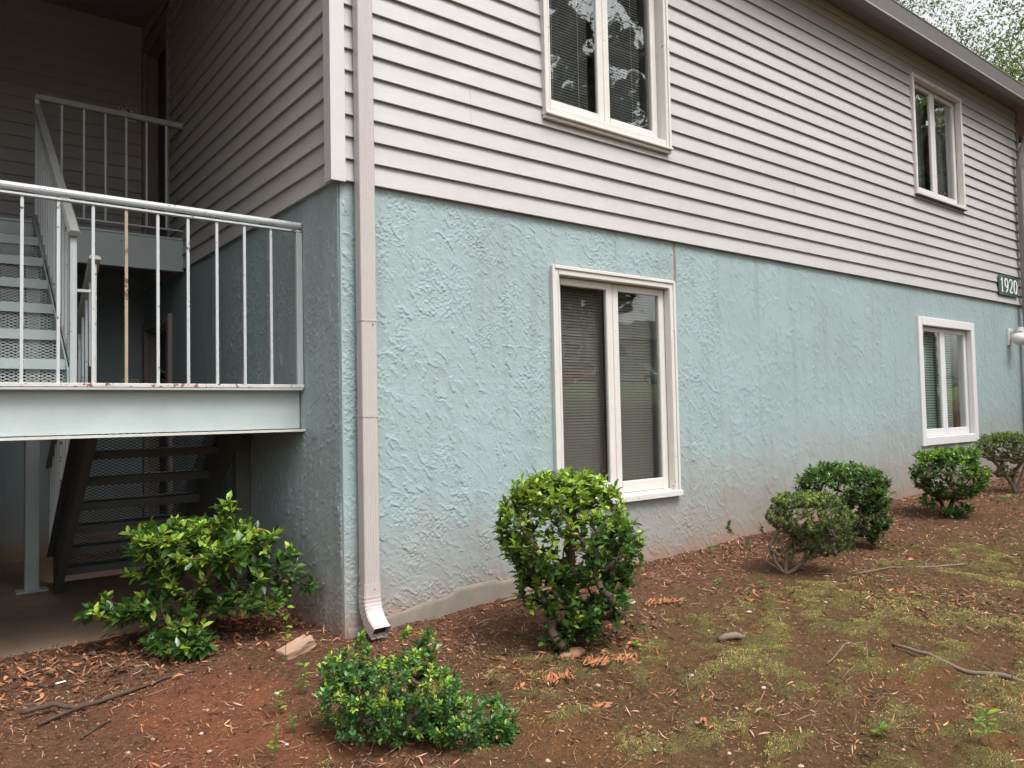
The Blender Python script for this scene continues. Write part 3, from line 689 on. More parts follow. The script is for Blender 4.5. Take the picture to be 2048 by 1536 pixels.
def digit(mb, ch, x, z, w_, h, y):
    P = lambda u, v, t: (x+u*w_, z+v*h, t*w_)
    if ch == '1':
        stroke(mb, [P(.5, .04, .24), P(.5, .98, .24)], y); stroke(mb, [P(.22, .80, .06), P(.36, .88, .12), P(.52, .99, .16)], y-.0006); stroke(mb, [P(.2, .02, .05), P(.8, .02, .05)], y-.0003)
    if ch == '0':
        stroke(mb, [P(.5+.36*math.sin(t), .5+.48*math.cos(t), .12+.13*abs(math.sin(t))) for t in [k*math.pi/14 for k in range(29)]], y)
    if ch == '9':
        stroke(mb, [P(.45+.33*math.sin(t), .68+.30*math.cos(t), .11+.12*abs(math.sin(t))) for t in [k*math.pi/12 for k in range(25)]], y)
        stroke(mb, [P(.80, .68, .24), P(.78, .45, .22), P(.66, .22, .17), P(.48, .08, .12), P(.28, .01, .07)], y-.0005)
    if ch == '2':
        stroke(mb, [P(.14, .74, .15), P(.18, .90, .14), P(.42, .98, .12), P(.70, .92, .20), P(.80, .74, .24), P(.70, .52, .20), P(.42, .25, .14), P(.14, .06, .10)], y)
        stroke(mb, [P(.12, .05, .12), P(.78, .05, .14), P(.90, .18, .05)], y-.0006)
    if ch == 'C':
        stroke(mb, [P(.5+.36*math.sin(t), .5+.48*math.cos(t), .12+.13*abs(math.sin(t))) for t in [math.pi*.22+k*math.pi*1.56/20 for k in range(21)]], y)
sg = thing('number_sign', 'dark green address sign with white numerals 1920 on the siding', 'sign', (0, 0, 0))
s = MB(); s.box(9.215, 9.862, -.046, -.038, 2.745, 3.0); s.build('sign_plate', M['green_sign'], sg)
for i, ch in enumerate('1920'):
    s = MB(); digit(s, ch, 9.245+i*.150, 2.785, .140, .185, -.0465); s.build('numeral', M['white'], sg)
# small door number plates on the back wall
def plate(x0, x1, z0, z1, y, ch, label):
    t = thing('door_number_plate', label, 'sign', (0, 0, 0))
    s = MB(); s.box(x0, x1, y-.006, y-.0, z0, z1); s.build('sign_plate', M['white'], t)
    s = MB(); b = .012; c = .020
    for q in ((x0+b, x1-b, z1-c, z1-b), (x0+b, x1-b, z0+b, z0+c), (x0+b, x0+c, z0+c, z1-c), (x1-c, x1-b, z0+c, z1-c)): s.box(q[0], q[1], y-.0075, y-.0062, q[2], q[3])
    digit(s, ch, (x0+x1)/2-.03, z0+.028, .07, z1-z0-.056, y-.0062); s.build('sign_border', M['black'], t)
plate(-.255, -.087, 4.425, 4.565, 4.590, '1', 'small white black-bordered number plate on the upstairs back wall behind the railing')
plate(-.222, -.064, 1.615, 1.755, 4.628, 'C', 'small white number plate low behind the landing at ground floor level')

# globe wall lamp
lp = thing('wall_lamp', 'white globe wall lamp on a square bracket at right end of stucco', 'lamp', (9.62, 0, 2.205))
s = MB(); s.cbox(-.10, .0, -.03, -.001, -.11, .11, .004); s.build('wall_plate', M['vinyl'], lp)
s = MB(); s.cbox(-.075, -.025, -.10, -.031, .045, .085, .004); s.tube([(-.05, -.135, .115), (-.05, -.135, .055)], [.050, .055], 16); s.build('bracket', M['vinyl'], lp)
s = MB(); R0 = .092; nu, nv = 20, 12; vs = []; fs = []
for j in range(nv+1):
    for i in range(nu): th = .45+(math.pi-.45)*j/nv; ph = 2*math.pi*i/nu; vs.append((-.05+R0*math.sin(th)*math.cos(ph), -.135+R0*math.sin(th)*math.sin(ph), -.03+R0*.95*math.cos(th)))
for j in range(nv):
    for i in range(nu): fs.append((j*nu+i, (j+1)*nu+i, (j+1)*nu+(i+1) % nu, j*nu+(i+1) % nu))
s.add(vs, fs); s.build('globe', M['globe'], lp, True)
# ------------------------------------------------------------------ landing and stairs
def cchannel_front(s, x0, x1, y, z0, z1, fl=.060, t=.012, mi=0):
    s.box(x0, x1, y+fl, y+fl+t, z0+t+.0005, z1-t-.0005, mi); s.box(x0, x1, y, y+fl+t, z1-t, z1, mi)
ld = thing('stair_landing', 'pale blue steel stair landing at mid height with wide front beam', 'landing', (0, 0, 0))
s = MB(); cchannel_front(s, -2.395, -.012, .500, 1.247, 1.502); s.build('front_beam', M['steel'], ld)
s = MB(); s.box(-2.395, -.004, .492, .584, 1.2405, 1.2535); s.build('bottom_flange', M['steel_edge'], ld)
s = MB(); s.box(-2.395, -.008, .585, 1.40, 1.470, 1.500); s.build('deck', M['darksteel'], ld)
s = MB(); s.box(-2.395, -.012, 1.402, 1.45, 1.26, 1.515); s.build('rear_beam', M['darksteel'], ld)
for px in (-.105, -2.3):
    s = MB(); s.cbox(px, px+.10, 1.46, 1.56, .03, 1.24, .006); s.box(px-.06, px+.16 if px < -1 else px+.10, 1.40, 1.62, .031, .041); s.build('post', M['darksteel'], ld)
# landing railing
lr = thing('landing_railing', 'chipped pale blue railing along the front edge of the landing', 'railing', (0, 0, 0))
yr = .520
s = MB(); pts = [(-2.39, yr, 2.500), (-.008, yr, 2.500)]; s.tube(pts, .0200, 12); s.build('handrail', M['rail'], lr, False)
s = MB(); s.cbox(-2.39, -.008, yr-.016, yr+.016, 2.456, 2.468, .002); s.build('top_bar', M['rail'], lr)
s = MB(); s.cbox(-2.39, -.006, yr-.022, yr+.018, 1.5035, 1.524, .002); s.build('bottom_rail', M['rail_rust'], lr)
for i in range(14):
    x = -.199-.1574*i
    s = MB(); b = .0076; s.cbox(x-b, x+b, yr-b, yr+b, 1.5245, 2.4555, .001)
    o = s.build('baluster', M['rust'] if i == 5 else M['rail'], lr)
    if i == 5: o['label'] = 'rusty tan baluster'
s = MB(); s.cbox(-.044, -.006, yr-.014, yr+.014, 1.5245, 2.4555, .002); s.build('end_post', M['steel'], lr)

def expanded(s, x0, x1, z0, z1, y, dw=.042, dh=.0195, t=.0040, slope=None):
    """expanded metal: rows of zigzag strands; slope(z)->y"""
    rows = max(1, int((z1-z0)/(dh/2))); n = int((x1-x0)/(dw/2)); V = []; Fq = []
    fy = slope or (lambda z: y)
    for r in range(0, rows, 1):
        zc = z0+dh/4+r*dh/2
        if zc+dh/4 > z1: break
        sgn = 1 if r % 2 == 0 else -1; o = len(V)
        for i in range(n+1):
            x = x0+i*dw/2; z = zc+sgn*(1 if i % 2 == 0 else -1)*(dh/4-.0004)
            yy = fy(z); V += [(x, yy-t*.6, z-t/2), (x, yy-t*.6, z+t/2), (x, yy+t*.6, z+t/2), (x, yy+t*.6, z-t/2)]
            if i:
                a = o+4*(i-1); b = a+4; Fq += [(a, b, b+1, a+1), (a+1, b+1, b+2, a+2), (a+2, b+2, b+3, a+3), (a+3, b+3, b, a)]
    s.add(V, Fq)

# upper flight (rises away from the camera), x -2.10..-1.15
us = thing('upper_stair', 'upper steel stair flight with mesh risers climbing to the upstairs deck', 'stair', (0, 0, 0))
UX0, UX1 = -2.10, -1.155
for k in range(1, 7):
    z = 1.505+.2015*k; y = 1.37+.268*(k-1)
    s = MB(); s.box(UX0, UX1, y+.0065, y+.27, z-.006, z); tr_ = s.build('tread', M['darksteel'], us); s = MB(); s.box(UX0, UX1, y, y+.006, z-.062, z); s.build('nosing', M['steel'], tr_)  # dark tread plates paint in the shade seen behind the mesh
for k in range(1, 8):
    z = 1.505+.2015*k; y = 1.37+.268*(k-1); s = MB()
    expanded(s, UX0, UX1, z-.2015+.002, z-.060, y+.022); o = s.build('mesh_riser', M['mesh'], us)
for xx in (UX0-.010, UX1+.0005):
    s = MB(); a = Vector((xx, 1.30, 1.42)); b = Vector((xx, 3.09, 2.77)); hgt = .21
    s.add([(xx, 1.30, 1.505), (xx, 1.42, 1.505), (xx, 3.09, 2.72), (xx, 3.09, 2.96), (xx, 1.30, 1.64),
           (xx+.0095, 1.30, 1.505), (xx+.0095, 1.42, 1.505), (xx+.0095, 3.09, 2.72), (xx+.0095, 3.09, 2.96), (xx+.0095, 1.30, 1.64)],
          [(0, 1, 2, 3, 4), (9, 8, 7, 6, 5), (0, 5, 6, 1), (1, 6, 7, 2), (2, 7, 8, 3), (3, 8, 9, 4), (4, 9, 5, 0)])
    s.bar((xx+.02, 1.42, 1.500), (xx+.02, 3.09, 2.715), .010, .05, side=Vector((1, 0, 0)))
    s.build('stringer', M['steel'], us)
ur = thing('upper_stair_railing', 'stair railing with weathered grey sloping handrail beside the upper flight', 'railing', (0, 0, 0))
RX = -1.125
def zrail(y): return 2.475+(y-1.27)*.752
s = MB(); prf = [(-.030, -.016), (.030, -.016), (.034, .0), (.022, .018), (-.022, .018), (-.034, 0)]
a = Vector((RX, 1.245, zrail(1.245))); b = Vector((RX, 3.12, zrail(3.12))); d = (b-a).normalized(); nn = Vector((1, 0, 0)); mm = nn.cross(d)
s.add([p+nn*q[0]+mm*q[1] for p in (a, b) for q in prf], [(5, 4, 3, 2, 1, 0), (6, 7, 8, 9, 10, 11)]+[(k, (k+1) % 6, (k+1) % 6+6, k+6) for k in range(6)])
s.build('handrail', M['weathered'], ur)
s = MB(); s.cbox(RX-.019, RX+.019, 1.28, 1.318, 1.505, zrail(1.30)-.016, .003); s.build('newel_post', M['rail'], ur)
s = MB(); s.cbox(RX-.016, RX+.016, 3.095, 3.125, 2.92, 3.935, .003); s.build('newel_post', M['rail'], ur)
for i in range(12):
    y = 1.44+.135*i
    if y > 3.05: break
    zb = 1.645+(y-1.30)*.737
    s = MB(); s.cbox(RX-.008, RX+.008, y-.008, y+.008, zb-.03, zrail(y)-.017, .001); s.build('baluster', M['rail'], ur)
s = MB(); s.bar((RX, 1.32, 1.668), (RX, 3.09, 2.972), .008, .03, side=Vector((1, 0, 0))); s.build('bottom_rail', M['weathered'], ur)
# upstairs deck and its railing
ud = thing('upper_deck', 'upstairs walkway deck with blue grey edge beam outside the doors', 'landing', (0, 0, 0))
s = MB(); s.box(-2.395, -.015, 3.10, 3.112, 2.630, 2.905); s.build('edge_beam', M['steel'], ud)
s = MB(); s.box(-2.395, -.015, 3.090, 3.125, 2.9055, 2.9225); s.box(-2.395, -.015, 3.1125, 3.16, 2.63, 2.64); s.build('edge_trim', M['steel'], ud)
s = MB(); s.box(-2.395, -.01, 3.126, 4.59, 2.80, 2.920); s.build('deck', M['ceiling'], ud)
s = MB(); s.cbox(-1.205, -1.105, 3.02, 3.085, .03, 2.63, .006); s.box(-1.26, -1.05, 2.98, 3.12, .031, .045); s.build('post', M['steel'], ud)
dr = thing('deck_railing', 'thin blue grey railing on the upstairs deck in front of the door', 'railing', (0, 0, 0))
s = MB(); s.cbox(RX-.01, -.010, 3.085, 3.135, 3.905, 3.955, .008); s.build('handrail', M['weathered'], dr)
s = MB(); s.cbox(RX+.018, -.012, 3.10, 3.12, 2.985, 3.000, .002); s.build('bottom_rail', M['rail'], dr)
for i in range(6):
    x = -.158-.1590*i; s = MB(); s.cbox(x-.008, x+.008, 3.102, 3.118, 3.0005, 3.9045, .001); s.build('baluster', M['rail'], dr)
s = MB(); s.cbox(-.02, -.006, 3.08, 3.14, 2.66, 2.98, .003); s.build('wall_bracket', M['weathered'], dr)
# lower flight (rises towards the camera, seen from behind)
ls = thing('lower_stair', 'dark lower steel stair flight seen from behind beneath the landing', 'stair', (0, 0, 0))
LX0, LX1 = -.985, -.16
for k in range(1, 8):
    z = 1.505-.186*k; y = 1.42+.243*(k-1)
    s = MB(); s.box(LX0, LX1, y-.004, y+.27, z-.006, z); s.box(LX0, LX1, y-.010, y-.0045, z-.055, z); s.build('tread', M['darksteel'], ls)
    s = MB(); expanded(s, LX0, LX1, z+.002, z+.178, y+.012, .042, .021, .0044); s.build('mesh_riser', M['meshshade'], ls)
for xx in (LX0-.011, LX1+.001):
    s = MB()
    s.add([(xx+e, y, z) for e in (0, .010) for (y, z) in ((1.30, 1.245), (1.30, 1.49), (1.66, 1.49), (3.17, .27), (3.17, .031), (2.80, .031))],
          [(0, 1, 2, 3, 4, 5), (11, 10, 9, 8, 7, 6)]+[(k, k+6, (k+1) % 6+6, (k+1) % 6) for k in range(6)])
    sx = -1 if xx < -.5 else 1
    s.bar((xx+.005+sx*.028, 1.30, 1.240), (xx+.005+sx*.028, 2.80, .037), .009, .045, side=Vector((1, 0, 0)))
    s.bar((xx+.005+sx*.028, 1.66, 1.484), (xx+.005+sx*.028, 3.17, .262), .009, .045, side=Vector((1, 0, 0)))
    s.build('stringer', M['darksteel'], ls)
lw = thing('lower_stair_railing', 'chipped railing of the lower stair flight running down behind the landing', 'railing', (0, 0, 0))
LRX = -1.012
def zl(y): return 2.335-(y-1.26)*.70
s = MB(); a = Vector((LRX, 1.27, zl(1.27))); b = Vector((LRX, 3.21, zl(3.21))); d = (b-a).normalized(); mm = nn.cross(d)
s.add([p+nn*q[0]+mm*q[1] for p in (a, b) for q in prf], [(5, 4, 3, 2, 1, 0), (6, 7, 8, 9, 10, 11)]+[(k, (k+1) % 6, (k+1) % 6+6, k+6) for k in range(6)])
s.build('handrail', M['weathered'], lw)
for i in range(15):
    y = 1.30+.135*i
    if y > 3.2: break
    bb = .012 if i in (0, 14) else .008; zb = 1.505 if i == 0 else max(.285, 1.49-(y-1.66)*.808)
    s = MB(); s.cbox(LRX-bb, LRX+bb, y-bb, y+bb, zb, zl(y)-.016, .001); s.build('baluster', M['rail_rust'] if i % 5 == 0 else M['rail'], lw)
s = MB(); s.cbox(RX+.020, LRX-.013, 1.292, 1.308, 2.112, 2.130, .002); s.build('tie_bar', M['rail'], lw)

# ------------------------------------------------------------------ foliage tools
def leaf_geo(L, W, fold=.18, curl=.12, simple=False):
    if simple:
        return np.array([(0, 0, 0), (.45*L, -W/2, fold*W), (L, 0, -curl*L), (.45*L, W/2, fold*W)]), np.array([(0, 1, 2), (0, 2, 3)])
    v = [(0, 0, 0), (.28*L, -.40*W, fold*W*.8), (.28*L, 0, 0), (.28*L, .40*W, fold*W*.8), (.60*L, -.46*W, fold*W-curl*L*.35), (.60*L, 0, -curl*L*.35), (.60*L, .46*W, fold*W-curl*L*.35), (L, 0, -curl*L)]
    f = [(0, 1, 2), (0, 2, 3), (1, 4, 5), (1, 5, 2), (2, 5, 6), (2, 6, 3), (4, 7, 5), (5, 7, 6)]
    return np.array(v), np.array(f)
def frames(D, rng, tilt=.5):
    """rotation matrices with x along D, z roughly up + noise"""
    D = D/np.linalg.norm(D, axis=1, keepdims=True)
    U = np.array([0, 0, 1.])+rng.normal(0, tilt, D.shape); Y = np.cross(U, D); Y /= np.linalg.norm(Y, axis=1, keepdims=True)+1e-9; Z = np.cross(D, Y)
    return np.stack([D, Y, Z], 2)
def skeleton(base, starts, tips, rng, jit=.03, wig=.12, minz=None):
    """grow connected branches from the start stems to each tip; returns nodes, parents, radii-counts"""
    N = [np.array(base, float)]; Pn = [-1]
    for st in starts:
        prev = 0
        for q in st: N.append(np.array(q, float)); Pn.append(prev); prev = len(N)-1
    tipid = []
    order = np.argsort(np.linalg.norm(tips-np.array(base), axis=1))
    for ti in order:
        T = tips[ti]; A = np.array(N); dd = np.linalg.norm(A-T, axis=1); dd[0] += .3*dd.mean()
        pen = dd + 1.2*np.clip(A[:, 2]-T[2], 0, None)
        j = int(np.argmin(pen)); S = A[j]; L = np.linalg.norm(T-S); prev = j
        steps = 3 if L > wig else 2
        for q in range(1, steps+1):
            f = q/steps; p = S*(1-f)+T*f
            if q < steps: p = p+rng.normal(0, jit, 3)*L*1.2+np.array([0, 0, -.10*L*math.sin(math.pi*f)])
            N.append(p); Pn.append(prev); prev = len(N)-1
        tipid.append((ti, prev))
    cnt = np.zeros(len(N))
    for _, t in tipid:
        k = t
        while k >= 0: cnt[k] += 1; k = Pn[k]
    return np.array(N), Pn, cnt, tipid
def branches_mesh(name, N, Pn, cnt, r1, pw, mat, parent, rmax=.1, sides=5, rmin=0.):
    s = MB(); kids = {}
    R_ = np.minimum(np.maximum(r1*np.maximum(cnt, 1)**pw, rmin), rmax)
    for i, p in enumerate(Pn):
        if p >= 0:
            n = sides if R_[i] > r1*2.2 else 3
            ra = R_[i] if p == 0 and False else min(R_[p], R_[i]*1.35)
            s.tube([N[p], N[i]], [ra, R_[i]], n, cap=False)
    return s.build(name, mat, parent, True)
LOC = Matrix(((math.cos(YAW), math.sin(YAW)), (-math.sin(YAW), math.cos(YAW))))      # local frame turned to the street side: x right, y away
def loc2w(base, p): return (base[0]+LOC[0][0]*p[0]+LOC[0][1]*p[1], base[1]+LOC[1][0]*p[0]+LOC[1][1]*p[1], base[2]+p[2])
def blob_tips(blobs, base, rng):
    T = []
    for (dx, dd, dz, rx, rd, rz, n, shell) in blobs:
        k = 0; n = int(n*1.7)
        while k < n:
            v = rng.normal(0, 1, 3); v /= np.linalg.norm(v); r = shell+(1-shell)*rng.random(); r = r**.6
            q = (dx+v[0]*r*rx, dd+v[1]*r*rd, dz+v[2]*r*rz)
            if q[2] < .02: continue
            T.append(loc2w(base, q)); k += 1
    return np.array(T)
def bush(name, label, base_xy, blobs, stems, leafL, leafW, per, lime, seed, r1=.0016, pw=.52, bark='bark', whorl=.05, individual=0, dark=(.030, .080, .020), mid=(.075, .16, .028), bright=(.27, .40, .05), cat='shrub', spread=1.0, rmax=.03, topb=.5, jit=.05, simple=False):
    rng = np.random.default_rng(seed); bx, by = base_xy; base = (bx, by, gz(bx, by)-.01)
    t = thing(name, label, cat, base); inv = np.array(base)
    T = blob_tips(blobs, base, rng)
    st = [[loc2w(base, q) for q in s_] for s_ in stems]
    N, Pn, cnt, tipid = skeleton(base, st, T, rng, jit)
    branches_mesh('branches', N-inv, Pn, cnt, r1, pw, M[bark], t, rmax)
    zmin, zmax = T[:, 2].min(), T[:, 2].max(); Pos = []; Dir = []; Kind = []
    for ti, nid in tipid:
        a = N[Pn[nid]]; b = N[nid]; d = b-a; d /= np.linalg.norm(d)+1e-9; d = d+np.array([0, 0, .45]); d /= np.linalg.norm(d)
        hfrac = (b[2]-zmin)/(zmax-zmin+1e-6); islime = rng.random() < lime*(.25+1.5*max(hfrac-topb*.6, 0))
        s1 = np.cross(d, [0, 0, 1.]); s1 /= np.linalg.norm(s1)+1e-9; s2 = np.cross(d, s1)
        n = max(3, int(rng.normal(per, per*.2))); ph = rng.random()*6.28
        for q in range(n):
            f = q/n; an = ph+q*2.4; open_ = (1.25-.75*f)*spread
            dirv = d*math.cos(open_)+(s1*math.cos(an)+s2*math.sin(an))*math.sin(open_)
            Pos.append(b-d*whorl*(1-f)+rng.normal(0, .002, 3)); Dir.append(dirv)
            Kind.append(2 if (islime and f > .1) else (1 if rng.random() < .22+.35*hfrac else 0))
            if rng.random() < .006: Kind[-1] = 3
    Pos = np.array(Pos); Dir = np.array(Dir); Kind = np.array(Kind); n = len(Pos)
    Rm = frames(Dir, rng, .35); S = rng.uniform(.48, 1.22, n); S[Kind == 2] *= .85
    camv = np.array(CAM); ctr = T.mean(0); vdir = (camv-ctr)/np.linalg.norm(camv-ctr)
    score = (Pos-ctr)@vdir+rng.normal(0, .02, n)
    order = np.argsort(-score); ind = set(order[:individual].tolist())
    LV, LF = leaf_geo(leafL, leafW, simple=simple)
    if individual:
        protos = []
        for kd, mk in enumerate(('leafdark', 'leafmid', 'leaflime', 'leafold')):
            for var in range(2):
                v, f = leaf_geo(leafL, leafW*(1+.15*var), .12+.12*var, .08+.14*var)
                me = bpy.data.meshes.new('leaf'); me.from_pydata(v.tolist(), [], f.tolist()); me.materials.append(M[mk]); me.polygons.foreach_set('use_smooth', [True]*len(f)); protos.append(me)
        for i in sorted(ind):
            o = bpy.data.objects.new('leaf', protos[Kind[i]*2+(i % 2)]); COL.objects.link(o); o.parent = t
            m3 = Matrix(Rm[i].tolist())*1.0; m4 = m3.to_4x4(); m4 = m4 @ Matrix.Scale(S[i], 4); p = Pos[i]-inv; m4.translation = p; o.matrix_basis = m4
    rest = np.array([i for i in range(n) if i not in ind])
    if len(rest):
        V = np.einsum('nij,kj->nki', Rm[rest], LV)*S[rest, None, None]+(Pos[rest]-inv)[:, None, :]
        Fx = (LF[None]+np.arange(len(rest))[:, None, None]*len(LV)).reshape(-1, 3)
        pal = np.array([dark, mid, bright, (.33, .17, .06)]); C = pal[Kind[rest]]*rng.uniform(.65, 1.35, (len(rest), 1))*rng.uniform(.93, 1.07, (len(rest), 3))
        o = npmesh('foliage', V.reshape(-1, 3), Fx, M['foliage'], t, tint=np.repeat(C, len(LV), 0), smooth=True); tag(o, kind='stuff')
    return t

# ------------------------------------------------------------------ shrubs
bush('camellia_shrub', 'open leafy shrub with lime new growth in front of the dark stairs', (-.62, .62),
     [(.05, .0, .58, .42, .30, .13, 70, .55), (.10, -.02, .40, .34, .22, .12, 34, .5), (.02, -.22, .13, .22, .14, .07, 12, .4), (-.12, -.02, .63, .28, .22, .08, 34, .4), (.20, -.04, .74, .05, .05, .12, 5, .2), (.30, 0, .55, .22, .22, .12, 24, .5), (.52, .05, .42, .10, .10, .12, 9, .3),
      (-.38, -.10, .24, .24, .15, .07, 16, .3), (-.02, -.12, .24, .40, .20, .07, 26, .4), (.38, .0, .28, .17, .15, .10, 12, .4), (.05, -.28, .10, .17, .12, .05, 9, .3), (-.30, -.05, .42, .06, .1, .04, 3, .3), (.66, .05, .30, .04, .04, .04, 2, .3)],
     [[(.03, 0, .15), (.06, .02, .32), (.05, 0, .45)], [(-.06, -.02, .14), (-.16, -.03, .30), (-.22, 0, .45)], [(.10, 0, .12), (.22, .02, .28), (.32, .02, .42)], [(-.10, -.04, .08), (-.25, -.08, .16)], [(.03, -.12, .05), (.05, -.20, .07)]],
     .068, .034, 9, .62, 101, r1=.0015, individual=300, whorl=.06, spread=1.05, rmax=.010, topb=.7)
bush('camellia_shrub', 'round clipped shrub with thick stems below the near ground floor window', (.90, -.88),
     [(-.03, 0, .62, .38, .34, .29, 270, .62), (-.05, 0, .83, .30, .28, .10, 110, .5), (-.20, -.08, .34, .12, .12, .12, 26, .4), (.0, -.16, .22, .16, .08, .14, 26, .4), (.28, 0, .52, .12, .15, .16, 30, .4), (.11, -.10, .26, .19, .16, .13, 34, .4), (.22, .0, .30, .12, .12, .12, 16, .4), (-.11, -.16, .08, .09, .07, .05, 6, .3), (-.24, .0, .40, .07, .08, .08, 8, .3), (.05, -.12, .14, .10, .08, .06, 8, .3)],
     [[(-.05, 0, .12), (-.10, .02, .28), (-.15, 0, .42), (-.20, 0, .52)], [(-.02, .03, .14), (.0, .03, .32), (.0, 0, .5), (.02, 0, .62)], [(.07, 0, .12), (.15, 0, .26), (.22, 0, .38), (.28, 0, .5)], [(-.09, -.02, .10), (-.16, -.02, .26), (-.28, 0, .45)], [(.04, -.04, .12), (.08, -.06, .3), (.12, -.05, .5)]],
     .052, .030, 8, .65, 102, r1=.0020, pw=.50, individual=300, whorl=.045, rmax=.026)
bush('boxwood_shrub', 'low spreading small-leaved shrub nearest the camera at bottom centre', (-.30, -1.20),
     [(-.05, 0, .20, .30, .20, .13, 230, .55), (.24, -.02, .10, .20, .16, .09, 120, .5), (-.08, 0, .11, .26, .2, .08, 90, .5), (-.25, .05, .30, .12, .10, .06, 34, .3), (-.18, .05, .38, .04, .04, .05, 9, .3), (.08, .08, .36, .05, .05, .07, 12, .3), (.00, .10, .40, .03, .03, .03, 4, .3), (-.30, .0, .22, .06, .1, .05, 14, .3), (.38, -.02, .05, .07, .08, .04, 20, .3), (.02, .1, .31, .08, .08, .06, 18, .3)],
     [[(-.05, 0, .06), (-.12, 0, .14)], [(.08, 0, .04), (.18, 0, .07)], [(.0, .04, .10), (.04, .06, .22)], [(-.12, .02, .10), (-.20, .04, .22)]],
     .027, .0130, 12, .45, 103, r1=.0011, pw=.48, individual=300, whorl=.035, rmax=.010, dark=(.045, .125, .035), mid=(.085, .21, .045), topb=.4)
bush('azalea_shrub', 'sparse grey-green shrub with curved bare stems left of the dark clipped one', (2.86, -.89),
     [(.19, 0, .40, .31, .26, .15, 400, .5), (.16, 0, .52, .24, .22, .05, 190, .3), (.27, 0, .24, .24, .2, .12, 190, .4), (.05, 0, .15, .17, .15, .06, 22, .3), (-.38, 0, .34, .04, .04, .05, 5, .3), (-.26, 0, .22, .03, .03, .03, 2, .3), (-.15, .02, .32, .02, .03, .04, 2, .3)],
     [[(-.06, 0, .08), (-.10, 0, .20), (-.04, 0, .30), (.05, 0, .36)], [(.06, 0, .03), (.14, 0, .10), (.22, 0, .16), (.26, 0, .28)], [(-.10, 0, .08), (-.22, 0, .18), (-.32, 0, .28)], [(.02, .02, .12), (.06, .02, .25), (.12, .02, .35)]],
     .020, .0105, 16, .50, 104, r1=.0011, pw=.46, bark='greybark', whorl=.030, rmax=.014, dark=(.050, .088, .036), mid=(.095, .145, .050), bright=(.24, .30, .06), simple=True)
bush('holly_shrub', 'dark clipped shrub right behind the sparse grey-green one', (3.98, -.74),
     [(-.04, 0, .50, .36, .34, .17, 200, .6), (-.04, 0, .60, .28, .28, .08, 80, .4), (.10, -.05, .26, .22, .2, .17, 100, .5), (.20, 0, .42, .16, .2, .14, 50, .5), (.20, -.1, .07, .1, .1, .04, 8, .3)],
     [[(-.05, 0, .15), (-.08, 0, .32)], [(.06, 0, .15), (.12, 0, .32)]],
     .046, .021, 9, .30, 105, r1=.0018, whorl=.04, rmax=.02, dark=(.026, .070, .026), mid=(.060, .13, .035), bright=(.14, .26, .05))
bush('holly_shrub', 'dark boxy clipped shrub with bright tips under the far ground floor window', (5.80, -.72),
     [(.04, 0, .40, .33, .34, .24, 230, .65), (.04, 0, .58, .28, .28, .07, 90, .4), (.20, 0, .60, .12, .16, .07, 26, .4), (.05, -.12, .08, .16, .1, .05, 16, .3), (-.20, -.05, .16, .06, .1, .06, 8, .3)],
     [[(-.05, 0, .15), (-.08, 0, .32)], [(.06, 0, .15), (.12, 0, .32)]],
     .050, .023, 9, .55, 106, r1=.0018, whorl=.04, rmax=.022, dark=(.028, .078, .026), mid=(.065, .15, .035), bright=(.20, .36, .05))
bush('azalea_shrub', 'leggy small-leaved shrub cut off by the right edge of the frame', (7.85, -.60),
     [(.0, 0, .52, .42, .38, .18, 520, .5), (-.02, 0, .63, .34, .32, .06, 200, .3), (-.10, 0, .25, .18, .2, .08, 30, .3)],
     [[(-.04, 0, .10), (-.14, 0, .26), (-.24, 0, .38)], [(.05, 0, .15), (.12, 0, .32)], [(0, .03, .15), (-.02, .04, .32)]],
     .024, .012, 12, .5, 107, r1=.0016, bark='greybark', whorl=.035, rmax=.02, dark=(.040, .075, .025), mid=(.080, .14, .035), bright=(.20, .30, .05), simple=True)

# seedlings and weeds
def seedling(label, x, y, h, n, L, W, seed, lean=(0, 0), cols=(1, 2), name='seedling', group=None, rosette=False):
    rng = np.random.default_rng(seed); z = gz(x, y); t = thing(name, label, 'plant', (x, y, z), group)
    P = [Vector((lean[0]*f*h, lean[1]*f*h, h*f-.01)) for f in (0, .33, .66, 1)]
    s = MB(); s.tube(P, [.0022, .0018, .0014, .0008], 5); s.build('stem', M['leafmid'], t)
    for i in range(n):
        f = (.30+.70*(i/max(n-1, 1))) if not rosette else rng.uniform(.1, .6); an = i*2.4+rng.random()*.5
        el_ = rng.uniform(.0, .6); d = np.array([[math.cos(an)*math.cos(el_), math.sin(an)*math.cos(el_), math.sin(el_)]]); R_ = frames(d, rng, .25)[0]
        v, ff = leaf_geo(L*rng.uniform(.7, 1.1), W*rng.uniform(.8, 1.1)); kd = ('leafdark', 'leafmid', 'leaflime')[cols[int(rng.integers(len(cols)))]]
        p = np.array([lean[0]*f*h, lean[1]*f*h, h*f]); v = v@R_.T+p
        MB().add(v.tolist(), ff.tolist()).build('leaf', M[kd], t, True)
seedling('tall thin seedling with pale yellow-green leaves rising beside the brick', -.385, -.13, .40, 10, .045, .028, 1, (.05, 0), (2, 2, 1))
seedling('small green weed sprouting from clay right of the fallen branch', -.62, -.66, .10, 9, .045, .020, 2, (0, 0), (1, 2))
seedling('bright weed in two tufts below the brick', -.47, -.55, .14, 10, .05, .018, 3, (.1, 0), (1, 2))
seedling('small green weed in the moss left of the low shrub', -.64, -.86, .07, 7, .035, .014, 4, (0, 0), (1,))
seedling('pair of pale leaves sprouting near the orange frond pile', 1.06, -1.18, .05, 5, .045, .022, 5, (0, 0), (2, 1), rosette=True)
seedling('narrow-leaved weed beside the sparse shrub stems', 2.45, -1.00, .07, 8, .055, .014, 6, (0, 0), (1, 1), rosette=True)
